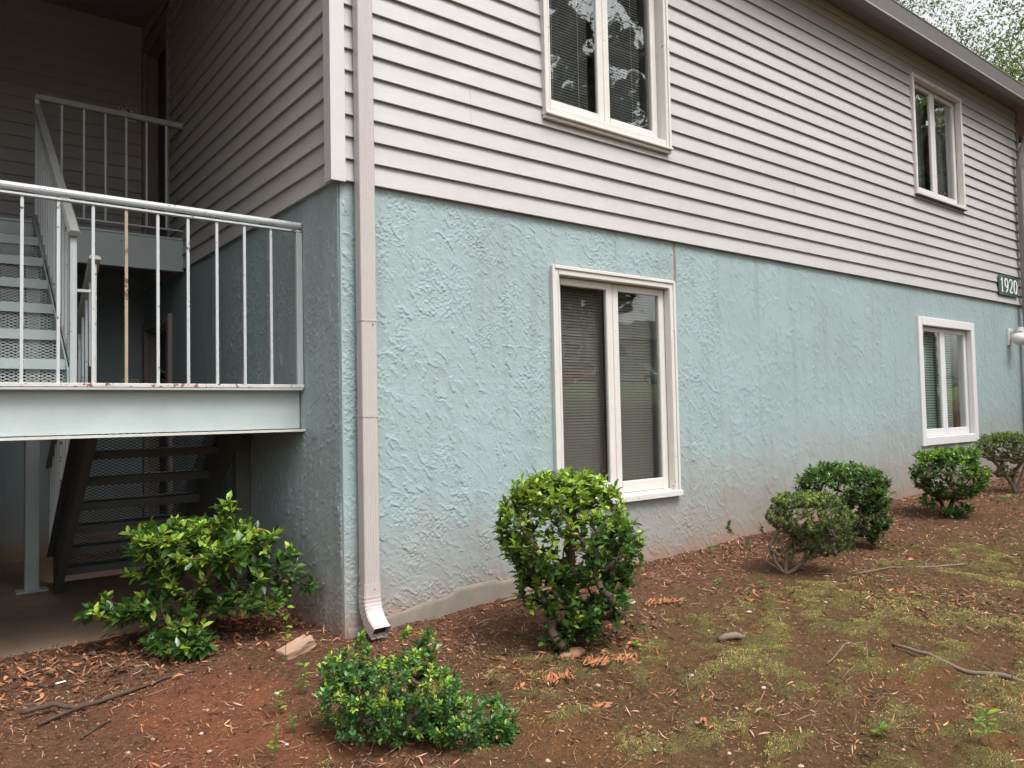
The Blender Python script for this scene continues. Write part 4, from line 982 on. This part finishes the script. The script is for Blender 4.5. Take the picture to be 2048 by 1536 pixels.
seedling('small weed in dark soil right of the round clipped shrub', 2.35, -.72, .06, 8, .045, .016, 7, (0, 0), (1, 1), rosette=True)
seedling('small weed by the upper end of the long fallen stick', 1.84, -2.02, .05, 6, .04, .016, 8, (0, 0), (1, 2), rosette=True)
seedling('leafy green weed at the bottom right corner of the photo', 1.27, -2.74, .13, 12, .06, .022, 9, (-.1, 0), (1, 2))
seedling('thin pale weed at the bottom, left of the low shrub', -.78, -1.02, .12, 10, .035, .016, 10, (.1, 0), (1, 1, 2))
seedling('narrow pale weed between the two far right shrubs', 6.9, -.85, .12, 9, .10, .02, 12, (0, 0), (1, 1), rosette=True)
seedling('small weed against the wall foot below the stained stucco', 3.0, -.16, .09, 9, .06, .015, 13, (0, 0), (1, 1), rosette=True)
seedling('weed with pale leaves near the bottom right edge', 1.05, -2.45, .07, 7, .05, .02, 14, (0, 0), (2, 1), rosette=True)

# ------------------------------------------------------------------ debris
def branch(label, pts, r0_, r1_, mat, name='fallen_branch', side=()):
    t = thing(name, label, 'branch', (0, 0, 0))
    P = [Vector((x, y, gz(x, y)+dz)) for x, y, dz in pts]; Q = []
    for i in range(len(P)-1):
        for k in range(4): f = k/4; Q.append(P[i].lerp(P[i+1], f)+Vector((random.gauss(0, .003), random.gauss(0, .003), random.gauss(0, .0015))))
    Q.append(P[-1]); n = len(Q); s = MB(); s.tube(Q, [r0_+(r1_-r0_)*i/(n-1)+random.gauss(0, r0_*.05) for i in range(n)], 8); s.build('stem', mat, t, True)
    for sp, rr in side:
        S = [Vector((x, y, gz(x, y)+dz)) for x, y, dz in sp]; s = MB(); s.tube(S, [rr, rr*.8]+[rr*.5]*(len(S)-2), 5); s.build('twig', mat, t, True)
branch('long bent stick lying on moss toward the right edge', [(2.06, -2.00, .01), (2.02, -2.20, .012), (1.98, -2.38, .008), (2.02, -2.52, .012), (1.98, -2.66, .01), (1.95, -2.85, .01)], .008, .015, M['greybark'])
branch('crooked brown branch lying on red clay at lower left', [(-1.50, .02, .03), (-1.38, .0, .04), (-1.30, -.05, .02), (-1.16, .0, .012), (-1.02, .06, .012), (-.88, .12, .012), (-.75, .14, .006)], .013, .005, M['bark'],
       side=[(([(-1.45, -.11, .008), (-1.36, -.09, .02), (-1.28, -.03, .015)]), .010)])
branch('short broken twig on clay at the lower left corner', [(-1.33, -.37, .008), (-1.27, -.31, .012), (-1.20, -.26, .008)], .006, .004, M['bark'])
branch('forked pale twig on dark soil right of the sparse shrub', [(3.15, -1.22, .01), (3.45, -1.33, .015), (3.75, -1.50, .02), (3.95, -1.60, .02)], .004, .008, M['greybark'], side=[([(3.7, -1.45, .012), (3.9, -1.36, .014), (4.05, -1.33, .012)], .005)])
branch('thin arched twig on the moss right of centre', [(1.55, -1.95, .01), (1.75, -1.92, .06), (1.85, -1.98, .05), (1.72, -2.05, .01)], .003, .002, M['greybark'])
branch('thin pale root lying along the wall foot', [(1.02, -.10, .012), (1.22, -.12, .018), (1.45, -.13, .02), (1.62, -.16, .01)], .010, .006, M['greybark'])
# curved bark piece
lg = thing('bark_piece', 'short curved piece of grey bark lying on the moss', 'wood', (1.50, -1.44, gz(1.5, -1.44)))
s = MB(); s.tube([(-.06, .035, .012), (-.02, .02, .024), (.03, -.005, .026), (.065, -.035, .014)], [.014, .018, .019, .013], 8); s.build('wood', M['greybark'], lg, True)
# brick
bk = tag(None or bpy.data.objects.new('brick', None), 'broken tan brick half sunk in soil beside the building corner', 'brick'); COL.objects.link(bk)
bk.location = (-.275, .005, gz(-.28, .0)+.022); bk.rotation_euler = (.10, -.20, math.radians(20))
s = MB(); rr_ = random.Random(3)
s.prism([(-.045, -.03), (.045, -.03), (.046, .0), (.037, .004), (.046, .010), (.040, .030), (-.046, .028)], 0, -.095, .095)
b_ = s.build('brick_body', M['brick'], bk)
import bmesh
bm_ = bmesh.new(); bm_.from_mesh(b_.data); bmesh.ops.triangulate(bm_, faces=[f for f in bm_.faces if len(f.verts) > 4]); bmesh.ops.subdivide_edges(bm_, edges=bm_.edges, cuts=4, use_grid_fill=True)
for v in bm_.verts:
    e = .0028*(1+2.2*(v.co.x > .07)); v.co += Vector((rr_.uniform(-e, e), rr_.uniform(-e, e), rr_.uniform(-e, e)))
bm_.to_mesh(b_.data); bm_.free()
# dry frond clusters: fans of orange leaflets
def leaflet(L, W, z=0.): return [(0, 0, z), (.3*L, -W/2, z+.004), (.7*L, -W*.4, z+.006), (L, 0, z+.001), (.7*L, W*.4, z+.004), (.3*L, W/2, z+.007)], [(0, 1, 5), (1, 2, 4, 5), (2, 3, 4)]
M['frond'] = mat_leaf('dry_frond', (.27, .085, .030), (.38, .17, .075), .75, .0)
def frond(label, x, y, ln, ang, n, seed, L=.075, W=.011):
    rng = random.Random(seed); t = thing('dry_frond', label, 'dead leaf', (x, y, gz(x, y)+.004))
    d = Vector((math.cos(ang), math.sin(ang), 0))
    s = MB(); s.tube([d*(-ln/2), d*(-ln/5)+Vector((0, 0, .008)), d*(ln/5)+Vector((0, .01, .01)), d*(ln/2)], [.0025, .002, .0016, .001], 5); s.build('stem', M['leafold'], t)
    for i in range(n):
        p = d*((i//2/(n/2)-.5)*ln)+Vector((rng.gauss(0, .012), rng.gauss(0, .012), 0)); sd_ = 1 if i % 2 else -1; a = ang+(sd_*rng.uniform(.45, 1.1) if n < 20 else (1.0+rng.gauss(0, .28)+(3.14 if rng.random() < .25 else 0))); v, f = leaflet(L*rng.uniform(.7, 1.2), W*rng.uniform(.8, 1.3), .004+.008*rng.random())
        tp = rng.uniform(-.12, .28); m = Matrix.Rotation(a, 3, 'Z') @ Matrix.Rotation(-tp, 3, 'Y') @ Matrix.Rotation(rng.uniform(-.9, .9), 3, 'X')
        MB().add([m @ Vector(q)+p for q in v], f).build('leaflet', M['frond'], t)
frond('fan of dry orange leaflets lying right of the round shrub', 1.74, -.78, .24, -.55, 56, 1, .075, .009)
frond('dense pile of dry orange leaflets on soil below the round shrub', .55, -1.20, .20, -.2, 60, 2, .065, .009)
frond('long rust-coloured frond with raised leaflets beside the dense orange pile', .80, -1.25, .26, -.5, 64, 3, .085, .008)
frond('small star of dry orange leaves on the moss', .42, -1.56, .03, .3, 8, 4, .05, .012)
frond('small dry frond on moss at the bottom middle', .62, -1.95, .07, 1.2, 8, 5, .05, .011)
frond('star-shaped dry orange frond on dark soil toward the right shrubs', 2.95, -1.62, .10, -.6, 12, 6, .07, .013)
frond('tuft of dry orange leaflets beside the sparse shrub base', 2.15, -1.10, .05, .6, 10, 7, .05, .012)
# wreath on the lower door
wr = thing('wreath', 'leafy wreath with pale flowers hanging on the ground floor door', 'wreath', (.075, 4.06, 1.60))
rng = np.random.default_rng(5); Vv = []; Ff = []; Cc = []
LV, LF = leaf_geo(.085, .035, simple=True)
for i in range(240):
    an = rng.random()*6.283; rr = .17+rng.normal(0, .028); p = np.array([rng.normal(-.01, .018), rr*math.cos(an), rr*math.sin(an)]); d = rng.normal(0, 1, 3); d[0] -= .5
    R_ = frames(d[None], rng, .6)[0]; Vv.append(LV@R_.T+p); Ff.append(LF+i*4); c = (.36, .36, .31) if rng.random() < .3 else (.05, .08, .04); Cc += [c]*4
tag(npmesh('foliage', np.concatenate(Vv), np.concatenate(Ff), M['foliage'], wr, tint=np.array(Cc)), kind='stuff')
s = MB(); s.tube([(0, .17*math.cos(a), .17*math.sin(a)) for a in [k*math.pi/10 for k in range(21)]], .012, 6); s.build('ring', M['bark'], wr)
# pebbles
rng = np.random.default_rng(77)
def pebble_mesh(seed):
    r = np.random.default_rng(seed); vs = []; fs = []
    nu, nv = 8, 5
    for j in range(nv+1):
        for i in range(nu): th = math.pi*(j+.02)/(nv+.04); ph = 2*math.pi*i/nu; k = 1+r.normal(0, .09); vs.append((k*math.sin(th)*math.cos(ph), .72*k*math.sin(th)*math.sin(ph), .5*k*math.cos(th)))
    for j in range(nv):
        for i in range(nu): fs.append((j*nu+i, (j+1)*nu+i, (j+1)*nu+(i+1) % nu, j*nu+(i+1) % nu))
    fs += [tuple(range(nu)), tuple(range(nv*nu+nu-1, nv*nu-1, -1))]
    s = MB(); c = [(.46, .34, .24), (.52, .46, .40), (.42, .22, .13), (.45, .38, .30)][seed % 4]; s.add(vs, fs, 0, c); return s
pm = []
for q in range(8):
    o = pebble_mesh(q).build('pebble', M['stone'], None, True, True); pm.append(o.data); bpy.data.objects.remove(o)
peb = [(-.48, -1.0), (-.44, -.92), (-.50, -1.05), (-.40, -.87), (-.33, -.80), (-.55, -.45), (-.60, -.34), (-.38, -.35), (-.30, -.52), (-.93, -.62), (-.85, -.42), (.32, -1.42), (.30, -1.72), (.42, -1.83), (.47, -1.80), (.33, -1.95), (.15, -1.98), (.25, -2.1),
       (.72, -1.72), (.95, -1.62), (.86, -1.93), (1.1, -1.9), (1.45, -.95), (.62, -1.35), (2.4, -1.45), (.55, -2.12), (.9, -2.25), (-.95, -.8), (-1.1, -.55), (-.7, -.95), (-1.3, .1), (1.9, -1.8), (2.9, -.45), (-.2, -1.7), (.05, -1.75), (.64, -1.90)]
for i, (x, y) in enumerate(peb):
    o = bpy.data.objects.new('pebble', pm[i % 8]); COL.objects.link(o); r_ = random.uniform(.008, .017)
    o.location = (x, y, gz(x, y)+r_*.25); o.scale = (r_, r_, r_); o.rotation_euler = (0, 0, random.random()*6)
    tag(o, 'pale tan pebble lying loose on the soil', 'pebble', 'loose pebbles on the soil')
o = bpy.data.objects.new('stone', pm[1]); COL.objects.link(o); o.location = (1.62, -.62, gz(1.62, -.62)+.004); o.scale = (.035, .03, .012); tag(o, 'flat pale stone on soil right of the round clipped shrub', 'stone')
o = bpy.data.objects.new('stone', pm[3]); COL.objects.link(o); o.location = (1.97, -1.22, gz(1.97, -1.22)+.004); o.scale = (.022, .022, .012); tag(o, 'round white stone on the moss', 'stone')
o = bpy.data.objects.new('stone', pm[2]); COL.objects.link(o); o.location = (.80, -.98, gz(.8, -.98)+.015); o.scale = (.09, .06, .06); tag(o, 'brown half buried rock at the foot of the round shrub', 'stone')
t = tag(MB().add([(-.022, -.004, .0), (.022, .004, .003), (.020, .010, .007), (-.024, .003, .004)], [(0, 1, 2, 3)]).build('paper_scrap', M['litterwhite']), 'white paper sliver lying on red clay at lower left', 'scrap'); t.location = (-1.30, .40, gz(-1.30, .40)+.004)
sm = t.modifiers.new('thick', 'SOLIDIFY'); sm.thickness = .001

# leaf litter, twigs, gravel, moss as uncountable stuff
rng = np.random.default_rng(9)
def scatter(n, dens, xr, yr_):
    X = rng.uniform(*xr, n*3); Y = rng.uniform(*yr_, n*3); k = rng.random(n*3) < dens(X, Y); return X[k][:n], Y[k][:n]
def inground(X, Y): return ((Y < -.01) | ((X < -.01) & (Y < 1.25)))
def littr(n, dens, xr, yr_, Lr, Wr, pal, name, flat=.25):
    X, Y = scatter(n, lambda x, y: dens(x, y)*inground(x, y), xr, yr_); n = len(X); Z = gh(X, Y)+.004+.026*np.clip((mossf(X, Y)-.40)*4, 0, 1)
    L = rng.uniform(*Lr, n); W = rng.uniform(*Wr, n); an = rng.uniform(0, 6.283, n); ti = rng.normal(0, flat, n); ro = rng.normal(0, .6, n); cu = rng.uniform(-.22, .28, n)
    T0 = np.array([(-.5, 0, 0), (-.15, -.5, 0), (-.15, .5, 0), (.2, -.45, 0), (.2, .45, 0), (.5, 0, 0)]); Fb = np.array([(0, 1, 2), (1, 3, 4), (1, 4, 2), (3, 5, 4)])
    P = np.repeat(T0[None], n, 0); P[:, :, 0] *= L[:, None]; P[:, :, 1] *= W[:, None]; P[:, :, 2] = (cu*L)[:, None]*(T0[None, :, 0]**2*4)+abs(P[:, :, 1])*.5
    c, s_ = np.cos(ro), np.sin(ro); y, z = P[..., 1].copy(), P[..., 2].copy(); P[..., 1] = y*c[:, None]-z*s_[:, None]; P[..., 2] = y*s_[:, None]+z*c[:, None]
    c, s_ = np.cos(ti), np.sin(ti); x, z = P[..., 0].copy(), P[..., 2].copy(); P[..., 0] = x*c[:, None]-z*s_[:, None]; P[..., 2] = x*s_[:, None]+z*c[:, None]
    c, s_ = np.cos(an), np.sin(an); x, y = P[..., 0].copy(), P[..., 1].copy(); P[..., 0] = x*c[:, None]-y*s_[:, None]; P[..., 1] = x*s_[:, None]+y*c[:, None]
    zm = P[..., 2].min(1); P += np.stack([X, Y, Z-zm*.7], 1)[:, None, :]
    Fx = (Fb[None]+np.arange(n)[:, None, None]*6).reshape(-1, 3); pal = np.array(pal); C = pal[rng.integers(len(pal), size=n)]*rng.uniform(.6, 1.25, (n, 1))
    return tag(npmesh(name, P.reshape(-1, 3), Fx, M['litter'], None, tint=np.repeat(C, 6, 0)), kind='stuff')
PAL = [(.36, .13, .05), (.26, .115, .06), (.34, .15, .075), (.20, .10, .06), (.36, .22, .14), (.15, .075, .045), (.10, .05, .032), (.42, .27, .17)]
PALD = [(.085, .045, .03), (.12, .065, .042), (.17, .095, .06), (.06, .034, .024)]
def dA(x, y): return np.clip(.10+.95*(fbm(x*2.2, y*2.2, 61, 3)-.38)*2, .04, 1)
def dL(x, y): return np.clip(np.exp(-((x+.6)**2/.9+(y-.65)**2/.14))+.8*np.exp(-((x-.95)**2/.18+(y+.95)**2/.06)), 0, 1)
def dW(x, y): return np.exp(-np.abs(y)/.25)*.8*(x > 0)+.1
littr(9500, dA, (-1.9, 3.6), (-3.0, 1.15), (.018, .065), (.002, .0075), PAL+PALD, 'leaf_litter', .4)
littr(9000, dA, (-1.9, 2.6), (-3.0, .9), (.006, .018), (.0015, .005), PAL+PALD+PALD, 'leaf_litter')
littr(4200, dL, (-2.2, 1.6), (-1.4, 1.25), (.025, .075), (.006, .020), PALD+PAL[:3], 'leaf_litter', .3)
littr(8500, dA, (2.5, 10.5), (-4.0, -.03), (.02, .06), (.004, .011), PAL+PALD, 'leaf_litter')
littr(2200, dW, (0, 9.5), (-.6, -.02), (.02, .05), (.004, .012), PAL+PALD, 'leaf_litter')
def twigs(n, dens, xr, yr_):
    X, Y = scatter(n, lambda x, y: dens(x, y)*inground(x, y), xr, yr_); s = MB()
    for x, y in zip(X, Y):
        L = rng.uniform(.03, .16); a = rng.uniform(0, 6.28); b = a+rng.normal(0, .4); r_ = rng.uniform(.0007, .0018); z = gz(x, y)+.004
        x1, y1 = x+math.cos(a)*L*.5, y+math.sin(a)*L*.5; x2, y2 = x1+math.cos(b)*L*.5, y1+math.sin(b)*L*.5
        if y2 > -.01 or y1 > -.01:
            if x2 > 0 or x1 > 0: continue
        g = rng.uniform(.6, 1.3); c = [(.16*g, .10*g, .065*g), (.30*g, .20*g, .13*g), (.08*g, .05*g, .035*g)][int(rng.integers(3))]
        s.tube([(x, y, z), (x1, y1, gz(x1, y1)+.006+rng.uniform(0, .008)), (x2, y2, gz(x2, y2)+.005+rng.uniform(0, .006))], [r_, r_*.9, r_*.5], 3, 0, c, False)
    tag(s.build('twig_litter', M['litter'], None, False, True), kind='stuff')
twigs(700, dA, (-1.9, 4.0), (-3.0, 1.1)); twigs(220, dA, (3, 9), (-3.0, -.05))
# crumbs of soil and gravel
n = 32000; X, Y = scatter(n, lambda x, y: (.25+.75*fbm(x*4, y*4, 71, 3))*inground(x, y), (-1.9, 4.2), (-3.0, 1.15)); n = len(X); r_ = rng.gamma(2.0, .0011, n)+.0012
Oc = np.array([(1, 0, 0), (0, 1, 0), (-1, 0, 0), (0, -1, 0), (0, 0, .7), (0, 0, -.7)]); Fo = np.array([(0, 1, 4), (1, 2, 4), (2, 3, 4), (3, 0, 4)])
P = Oc[None]*r_[:, None, None]*rng.uniform(.6, 1.3, (n, 6, 1)); P += np.stack([X, Y, gh(X, Y)+.001+.026*np.clip((mossf(X, Y)-.40)*4, 0, 1)], 1)[:, None, :]
pal = np.array([(.10, .042, .022), (.18, .07, .035), (.06, .03, .022), (.26, .11, .06), (.30, .20, .14)]); C = pal[rng.integers(5, size=n)]*rng.uniform(.6, 1.3, (n, 1))
tag(npmesh('soil_crumbs', P.reshape(-1, 3), (Fo[None]+np.arange(n)[:, None, None]*6).reshape(-1, 3), M['litter'], None, tint=np.repeat(C, 6, 0)), kind='stuff')
def far_crumbs(n, xr, yr_, sc):
    X, Y = scatter(n, lambda x, y: (.25+.75*fbm(x*4, y*4, 71, 3))*inground(x, y), xr, yr_); n = len(X); r_ = rng.gamma(2.0, .0016*sc, n)+.002
    P = Oc[None]*r_[:, None, None]*rng.uniform(.6, 1.3, (n, 6, 1)); P += np.stack([X, Y, gh(X, Y)+.001], 1)[:, None, :]; C = pal[rng.integers(5, size=n)]*rng.uniform(.5, 1.5, (n, 1))
    tag(npmesh('soil_crumbs', P.reshape(-1, 3), (Fo[None]+np.arange(n)[:, None, None]*6).reshape(-1, 3), M['litter'], None, tint=np.repeat(C, 6, 0)), kind='stuff')
far_crumbs(14000, (3.5, 10.5), (-4.0, -.03), 1.4)
# moss tufts
n = 170000; X, Y = scatter(n, lambda x, y: (mossf(x, y) > .445+.07*rng.random(len(x)))*(y < -.15), (-1.6, 5.0), (-3.1, -.2)); n = len(X); m_ = np.clip((mossf(X, Y)-.40)*4, 0, 1)
Zb = gh(X, Y)+.026*m_-.002; an = rng.uniform(0, 6.283, n); hgt = rng.uniform(.0025, .0065, n)*(.6+m_); wd = rng.uniform(.0010, .0022, n); lx = rng.normal(0, .003, n); ly = rng.normal(0, .003, n)
A = np.stack([X-np.cos(an)*wd, Y-np.sin(an)*wd, Zb], 1); B = np.stack([X+np.cos(an)*wd, Y+np.sin(an)*wd, Zb], 1); Cc = np.stack([X+lx, Y+ly, Zb+hgt], 1)
V = np.stack([A, B, Cc], 1).reshape(-1, 3); Fx = np.arange(3*n).reshape(-1, 3)
g = np.clip((fbm(X*6, Y*6, 88, 3)[:, None]-.3)*2.2, 0, 1); C = (np.array([(.10, .092, .020)])*(1-g)+np.array([(.52, .46, .13)])*g)*rng.uniform(.6, 1.4, (n, 1))
tag(npmesh('moss', V, Fx, M['moss'], None, tint=np.repeat(C, 3, 0)), kind='stuff')

# ------------------------------------------------------------------ trees
def tree(label, x, y, h, crown, ntips, seed, leaf=.10, per=9, spr=2.6, limb=.0055, gap=.40, trunk=.22, cols=((.035, .065, .02), (.07, .12, .03), (.13, .19, .04)), z0=None, name='oak_tree'):
    rng = np.random.default_rng(seed); z = float(gh(x, y, False)) if z0 is None else z0; t = thing(name, label, 'tree', (x, y, z))
    T = []
    for (cx, cy, cz, rx, ry, rz, f) in crown:
        k = int(ntips*f); v = rng.normal(0, 1, (k, 3)); v /= np.linalg.norm(v, axis=1, keepdims=True); r = rng.uniform(.25, 1, (k, 1))**.5; T.append(v*r*np.array([rx, ry, rz])+np.array([cx, cy, cz]))
    T = np.concatenate(T); T = T[T[:, 2] > h*.2]
    T = T[fbm(T[:, 0]*.75+seed, T[:, 2]*.75+T[:, 1]*.6, seed, 2) > gap]
    st = [[(0, 0, h*.12), (rng.normal(0, .1), rng.normal(0, .1), h*.25), (rng.normal(0, .2), rng.normal(0, .2), h*.4), (rng.normal(0, .3), rng.normal(0, .3), h*.6)]]
    N, Pn, cnt, tipid = skeleton((0, 0, -.2), st, T, rng, .05, .3)
    k = np.array([i for i in range(len(N))]); s = MB(); R_ = np.minimum(limb*np.maximum(cnt, 1)**.52, trunk); R_[:5] = trunk*np.array([1.25, 1., .9, .8, .65])
    tr = MB(); lb = MB()
    for i, p in enumerate(Pn):
        if p >= 0: (tr if i < 5 else lb).tube([N[p], N[i]], [R_[p] if i < 5 else min(R_[p], R_[i]*1.4), R_[i]], 8 if i < 5 else (5 if R_[i] > .03 else 3), cap=False)
    tr.build('trunk', M['greybark'], t, True); lb.build('limbs', M['greybark'], t, True)
    Pos = np.repeat(np.array([N[n_] for _, n_ in tipid]), per, 0); n = len(Pos); Pos = Pos+rng.normal(0, leaf*spr, (n, 3))*np.array([1, 1, .6])
    D = rng.normal(0, 1, (n, 3)); Rm = frames(D, rng, .8); LV, LF = leaf_geo(leaf, leaf*.45, simple=True); S = rng.uniform(.6, 1.2, n)
    V = np.einsum('nij,kj->nki', Rm, LV)*S[:, None, None]+Pos[:, None, :]
    pal = np.array(cols); C = pal[rng.integers(len(pal), size=n)]*rng.uniform(.7, 1.3, (n, 1))
    tag(npmesh('crown', V.reshape(-1, 3), (LF[None]+np.arange(n)[:, None, None]*4).reshape(-1, 3), M['foliage'], t, tint=np.repeat(C, 4, 0)), kind='stuff')
tree('tall airy oak spreading over the roof at the upper right', 17.5, 5.0, 11, [(0, 0, 8.2, 3.6, 3.6, 2.2, .7), (-2.8, -2.2, 8.3, 2.2, 2.4, 1.6, .3)], 1500, 201, .082, 30, 2.6, .0026, .50, .22, name='oak_tree')
tree('brighter green tree lower down past the roof edge at right', 21.4, 3.2, 10.5, [(0, 0, 7.7, 2.6, 2.6, 2.3, 1.)], 600, 202, .12, 34, 3.0, .004, .16, cols=((.07, .12, .02), (.14, .21, .03), (.22, .30, .05)), name='maple_tree')
for i, (x, y, h, r_) in enumerate(((12.5, -10.5, 15, 4.6), (22.5, -6.5, 13, 3.4), (15.5, -17.5, 13, 4.2), (31, -12.5, 14, 4.6), (8, -15, 15, 4.6), (30, -30, 11, 4.2))):
    lb_ = ['broad tree behind the camera, mirrored in the near upstairs window', 'tree on the bank, mirrored at the left of the far upstairs window', 'dark tree near the parking lot, mirrored in the near lower window',
           'tall tree beside the parking lot, mirrored in the far windows', 'slender tree on the bank, mirrored in the far upstairs window', 'rear tree behind the parked cars across the lot'][i]
    tree(lb_, x, y, h, [(0, 0, h*.68, r_, r_, h*.27, .75), (1, -1, h*.5, r_*.8, r_*.8, h*.18, .25)], 620, 210+i, .17, 24, 3.0, .22, name='shade_tree')

# ------------------------------------------------------------------ cars and far building (mirrored in the glass)
def car(label, x, y, rz, mat):
    t = thing('parked_car', label, 'car', (x, y, 2.62)); t.rotation_euler = (0, 0, rz)
    prof = [(-2.2, .28), (-2.25, .55), (-2.15, .82), (-1.5, .92), (-.95, .98), (1.0, 1.0), (1.75, .92), (2.2, .78), (2.25, .5), (2.15, .28)]
    s = MB(); n = len(prof); rows = [(-.86, .97), (-.90, 1.), (.90, 1.), (.86, .97)]; vs = []
    for yy, k in rows: vs += [(p[0]*k, yy, p[1]) for p in prof]
    fs = [tuple(range(n)), tuple(range(4*n-1, 3*n-1, -1))]
    for r in range(3): fs += [(r*n+k, (r+1)*n+k, (r+1)*n+(k+1) % n, r*n+(k+1) % n) for k in range(n)]
    s.add(vs, fs); s.build('body', mat, t)
    s = MB(); s.add([(-1.55, -.80, .93), (-1.0, -.62, 1.40), (.45, -.62, 1.43), (1.25, -.80, .985), (-1.55, .80, .93), (-1.0, .62, 1.40), (.45, .62, 1.43), (1.25, .80, .985)],
          [(0, 1, 2, 3), (7, 6, 5, 4), (0, 4, 5, 1), (2, 6, 7, 3), (1, 5, 6, 2), (0, 3, 7, 4)]); s.build('windows', M['carglass'], t)
    s = MB(); s.cbox(-1.0, .45, -.62, .62, 1.41, 1.46, .02); s.bar((-.25, -.80, .98), (-.25, -.63, 1.42), .06, .02); s.bar((-.25, .80, .98), (-.25, .63, 1.42), .06, .02); s.build('roof', mat, t)
    for wx in (-1.38, 1.38):
        for wy in (-.84, .84):
            s = MB(); s.tube([(wx, wy-.1, .32), (wx, wy+.1, .32)], [.32, .32], 18); w_ = s.build('wheel', M['tyre'], t)
            s = MB(); s.tube([(wx, wy-.11, .32), (wx, wy+.11, .32)], [.19, .19], 14); s.build('rim', M['carsilver'], w_)
    for yy in (-.65, .65):
        s = MB(); s.cbox(2.16, 2.26, yy-.2, yy+.2, .62, .76, .02); s.build('headlight', M['white'], t)
car('red parked car mirrored in the near ground floor window', 26.3, -27.0, math.radians(90), M['carred'])
car('silver parked car mirrored in the near ground floor window', 31.2, -26.5, math.radians(90), M['carsilver'])
car('silver parked car farthest right in the lot, mirrored in the far ground floor window', 67.0, -25.5, math.radians(20), M['carsilver'])
fb = thing('far_building', 'pale two storey building across the parking lot mirrored in the glass', 'building', (30, -52, 2.6))
s = MB(); s.box(-34, 34, 0, 8, -.8, 5.4)
s.build('wall', M['farwall'], fb); s = MB(); s.prism([(-.6, 5.41), (4, 7.6), (8.6, 5.41)], 0, -34.5, 34.5); s.build('roof', M['farroof'], fb)
s = None
for i in range(11):
    for zz in (1.0, 3.6):
        s = MB(); s.box(-31+i*6, -29.4+i*6, 8.0, 8.06, zz, zz+1.3); w_ = s.build('window', M['vinyl'], fb); s = MB(); s.box(-30.9+i*6, -29.5+i*6, 8.065, 8.08, zz+.1, zz+1.2); s.build('pane', M['carglass'], w_)
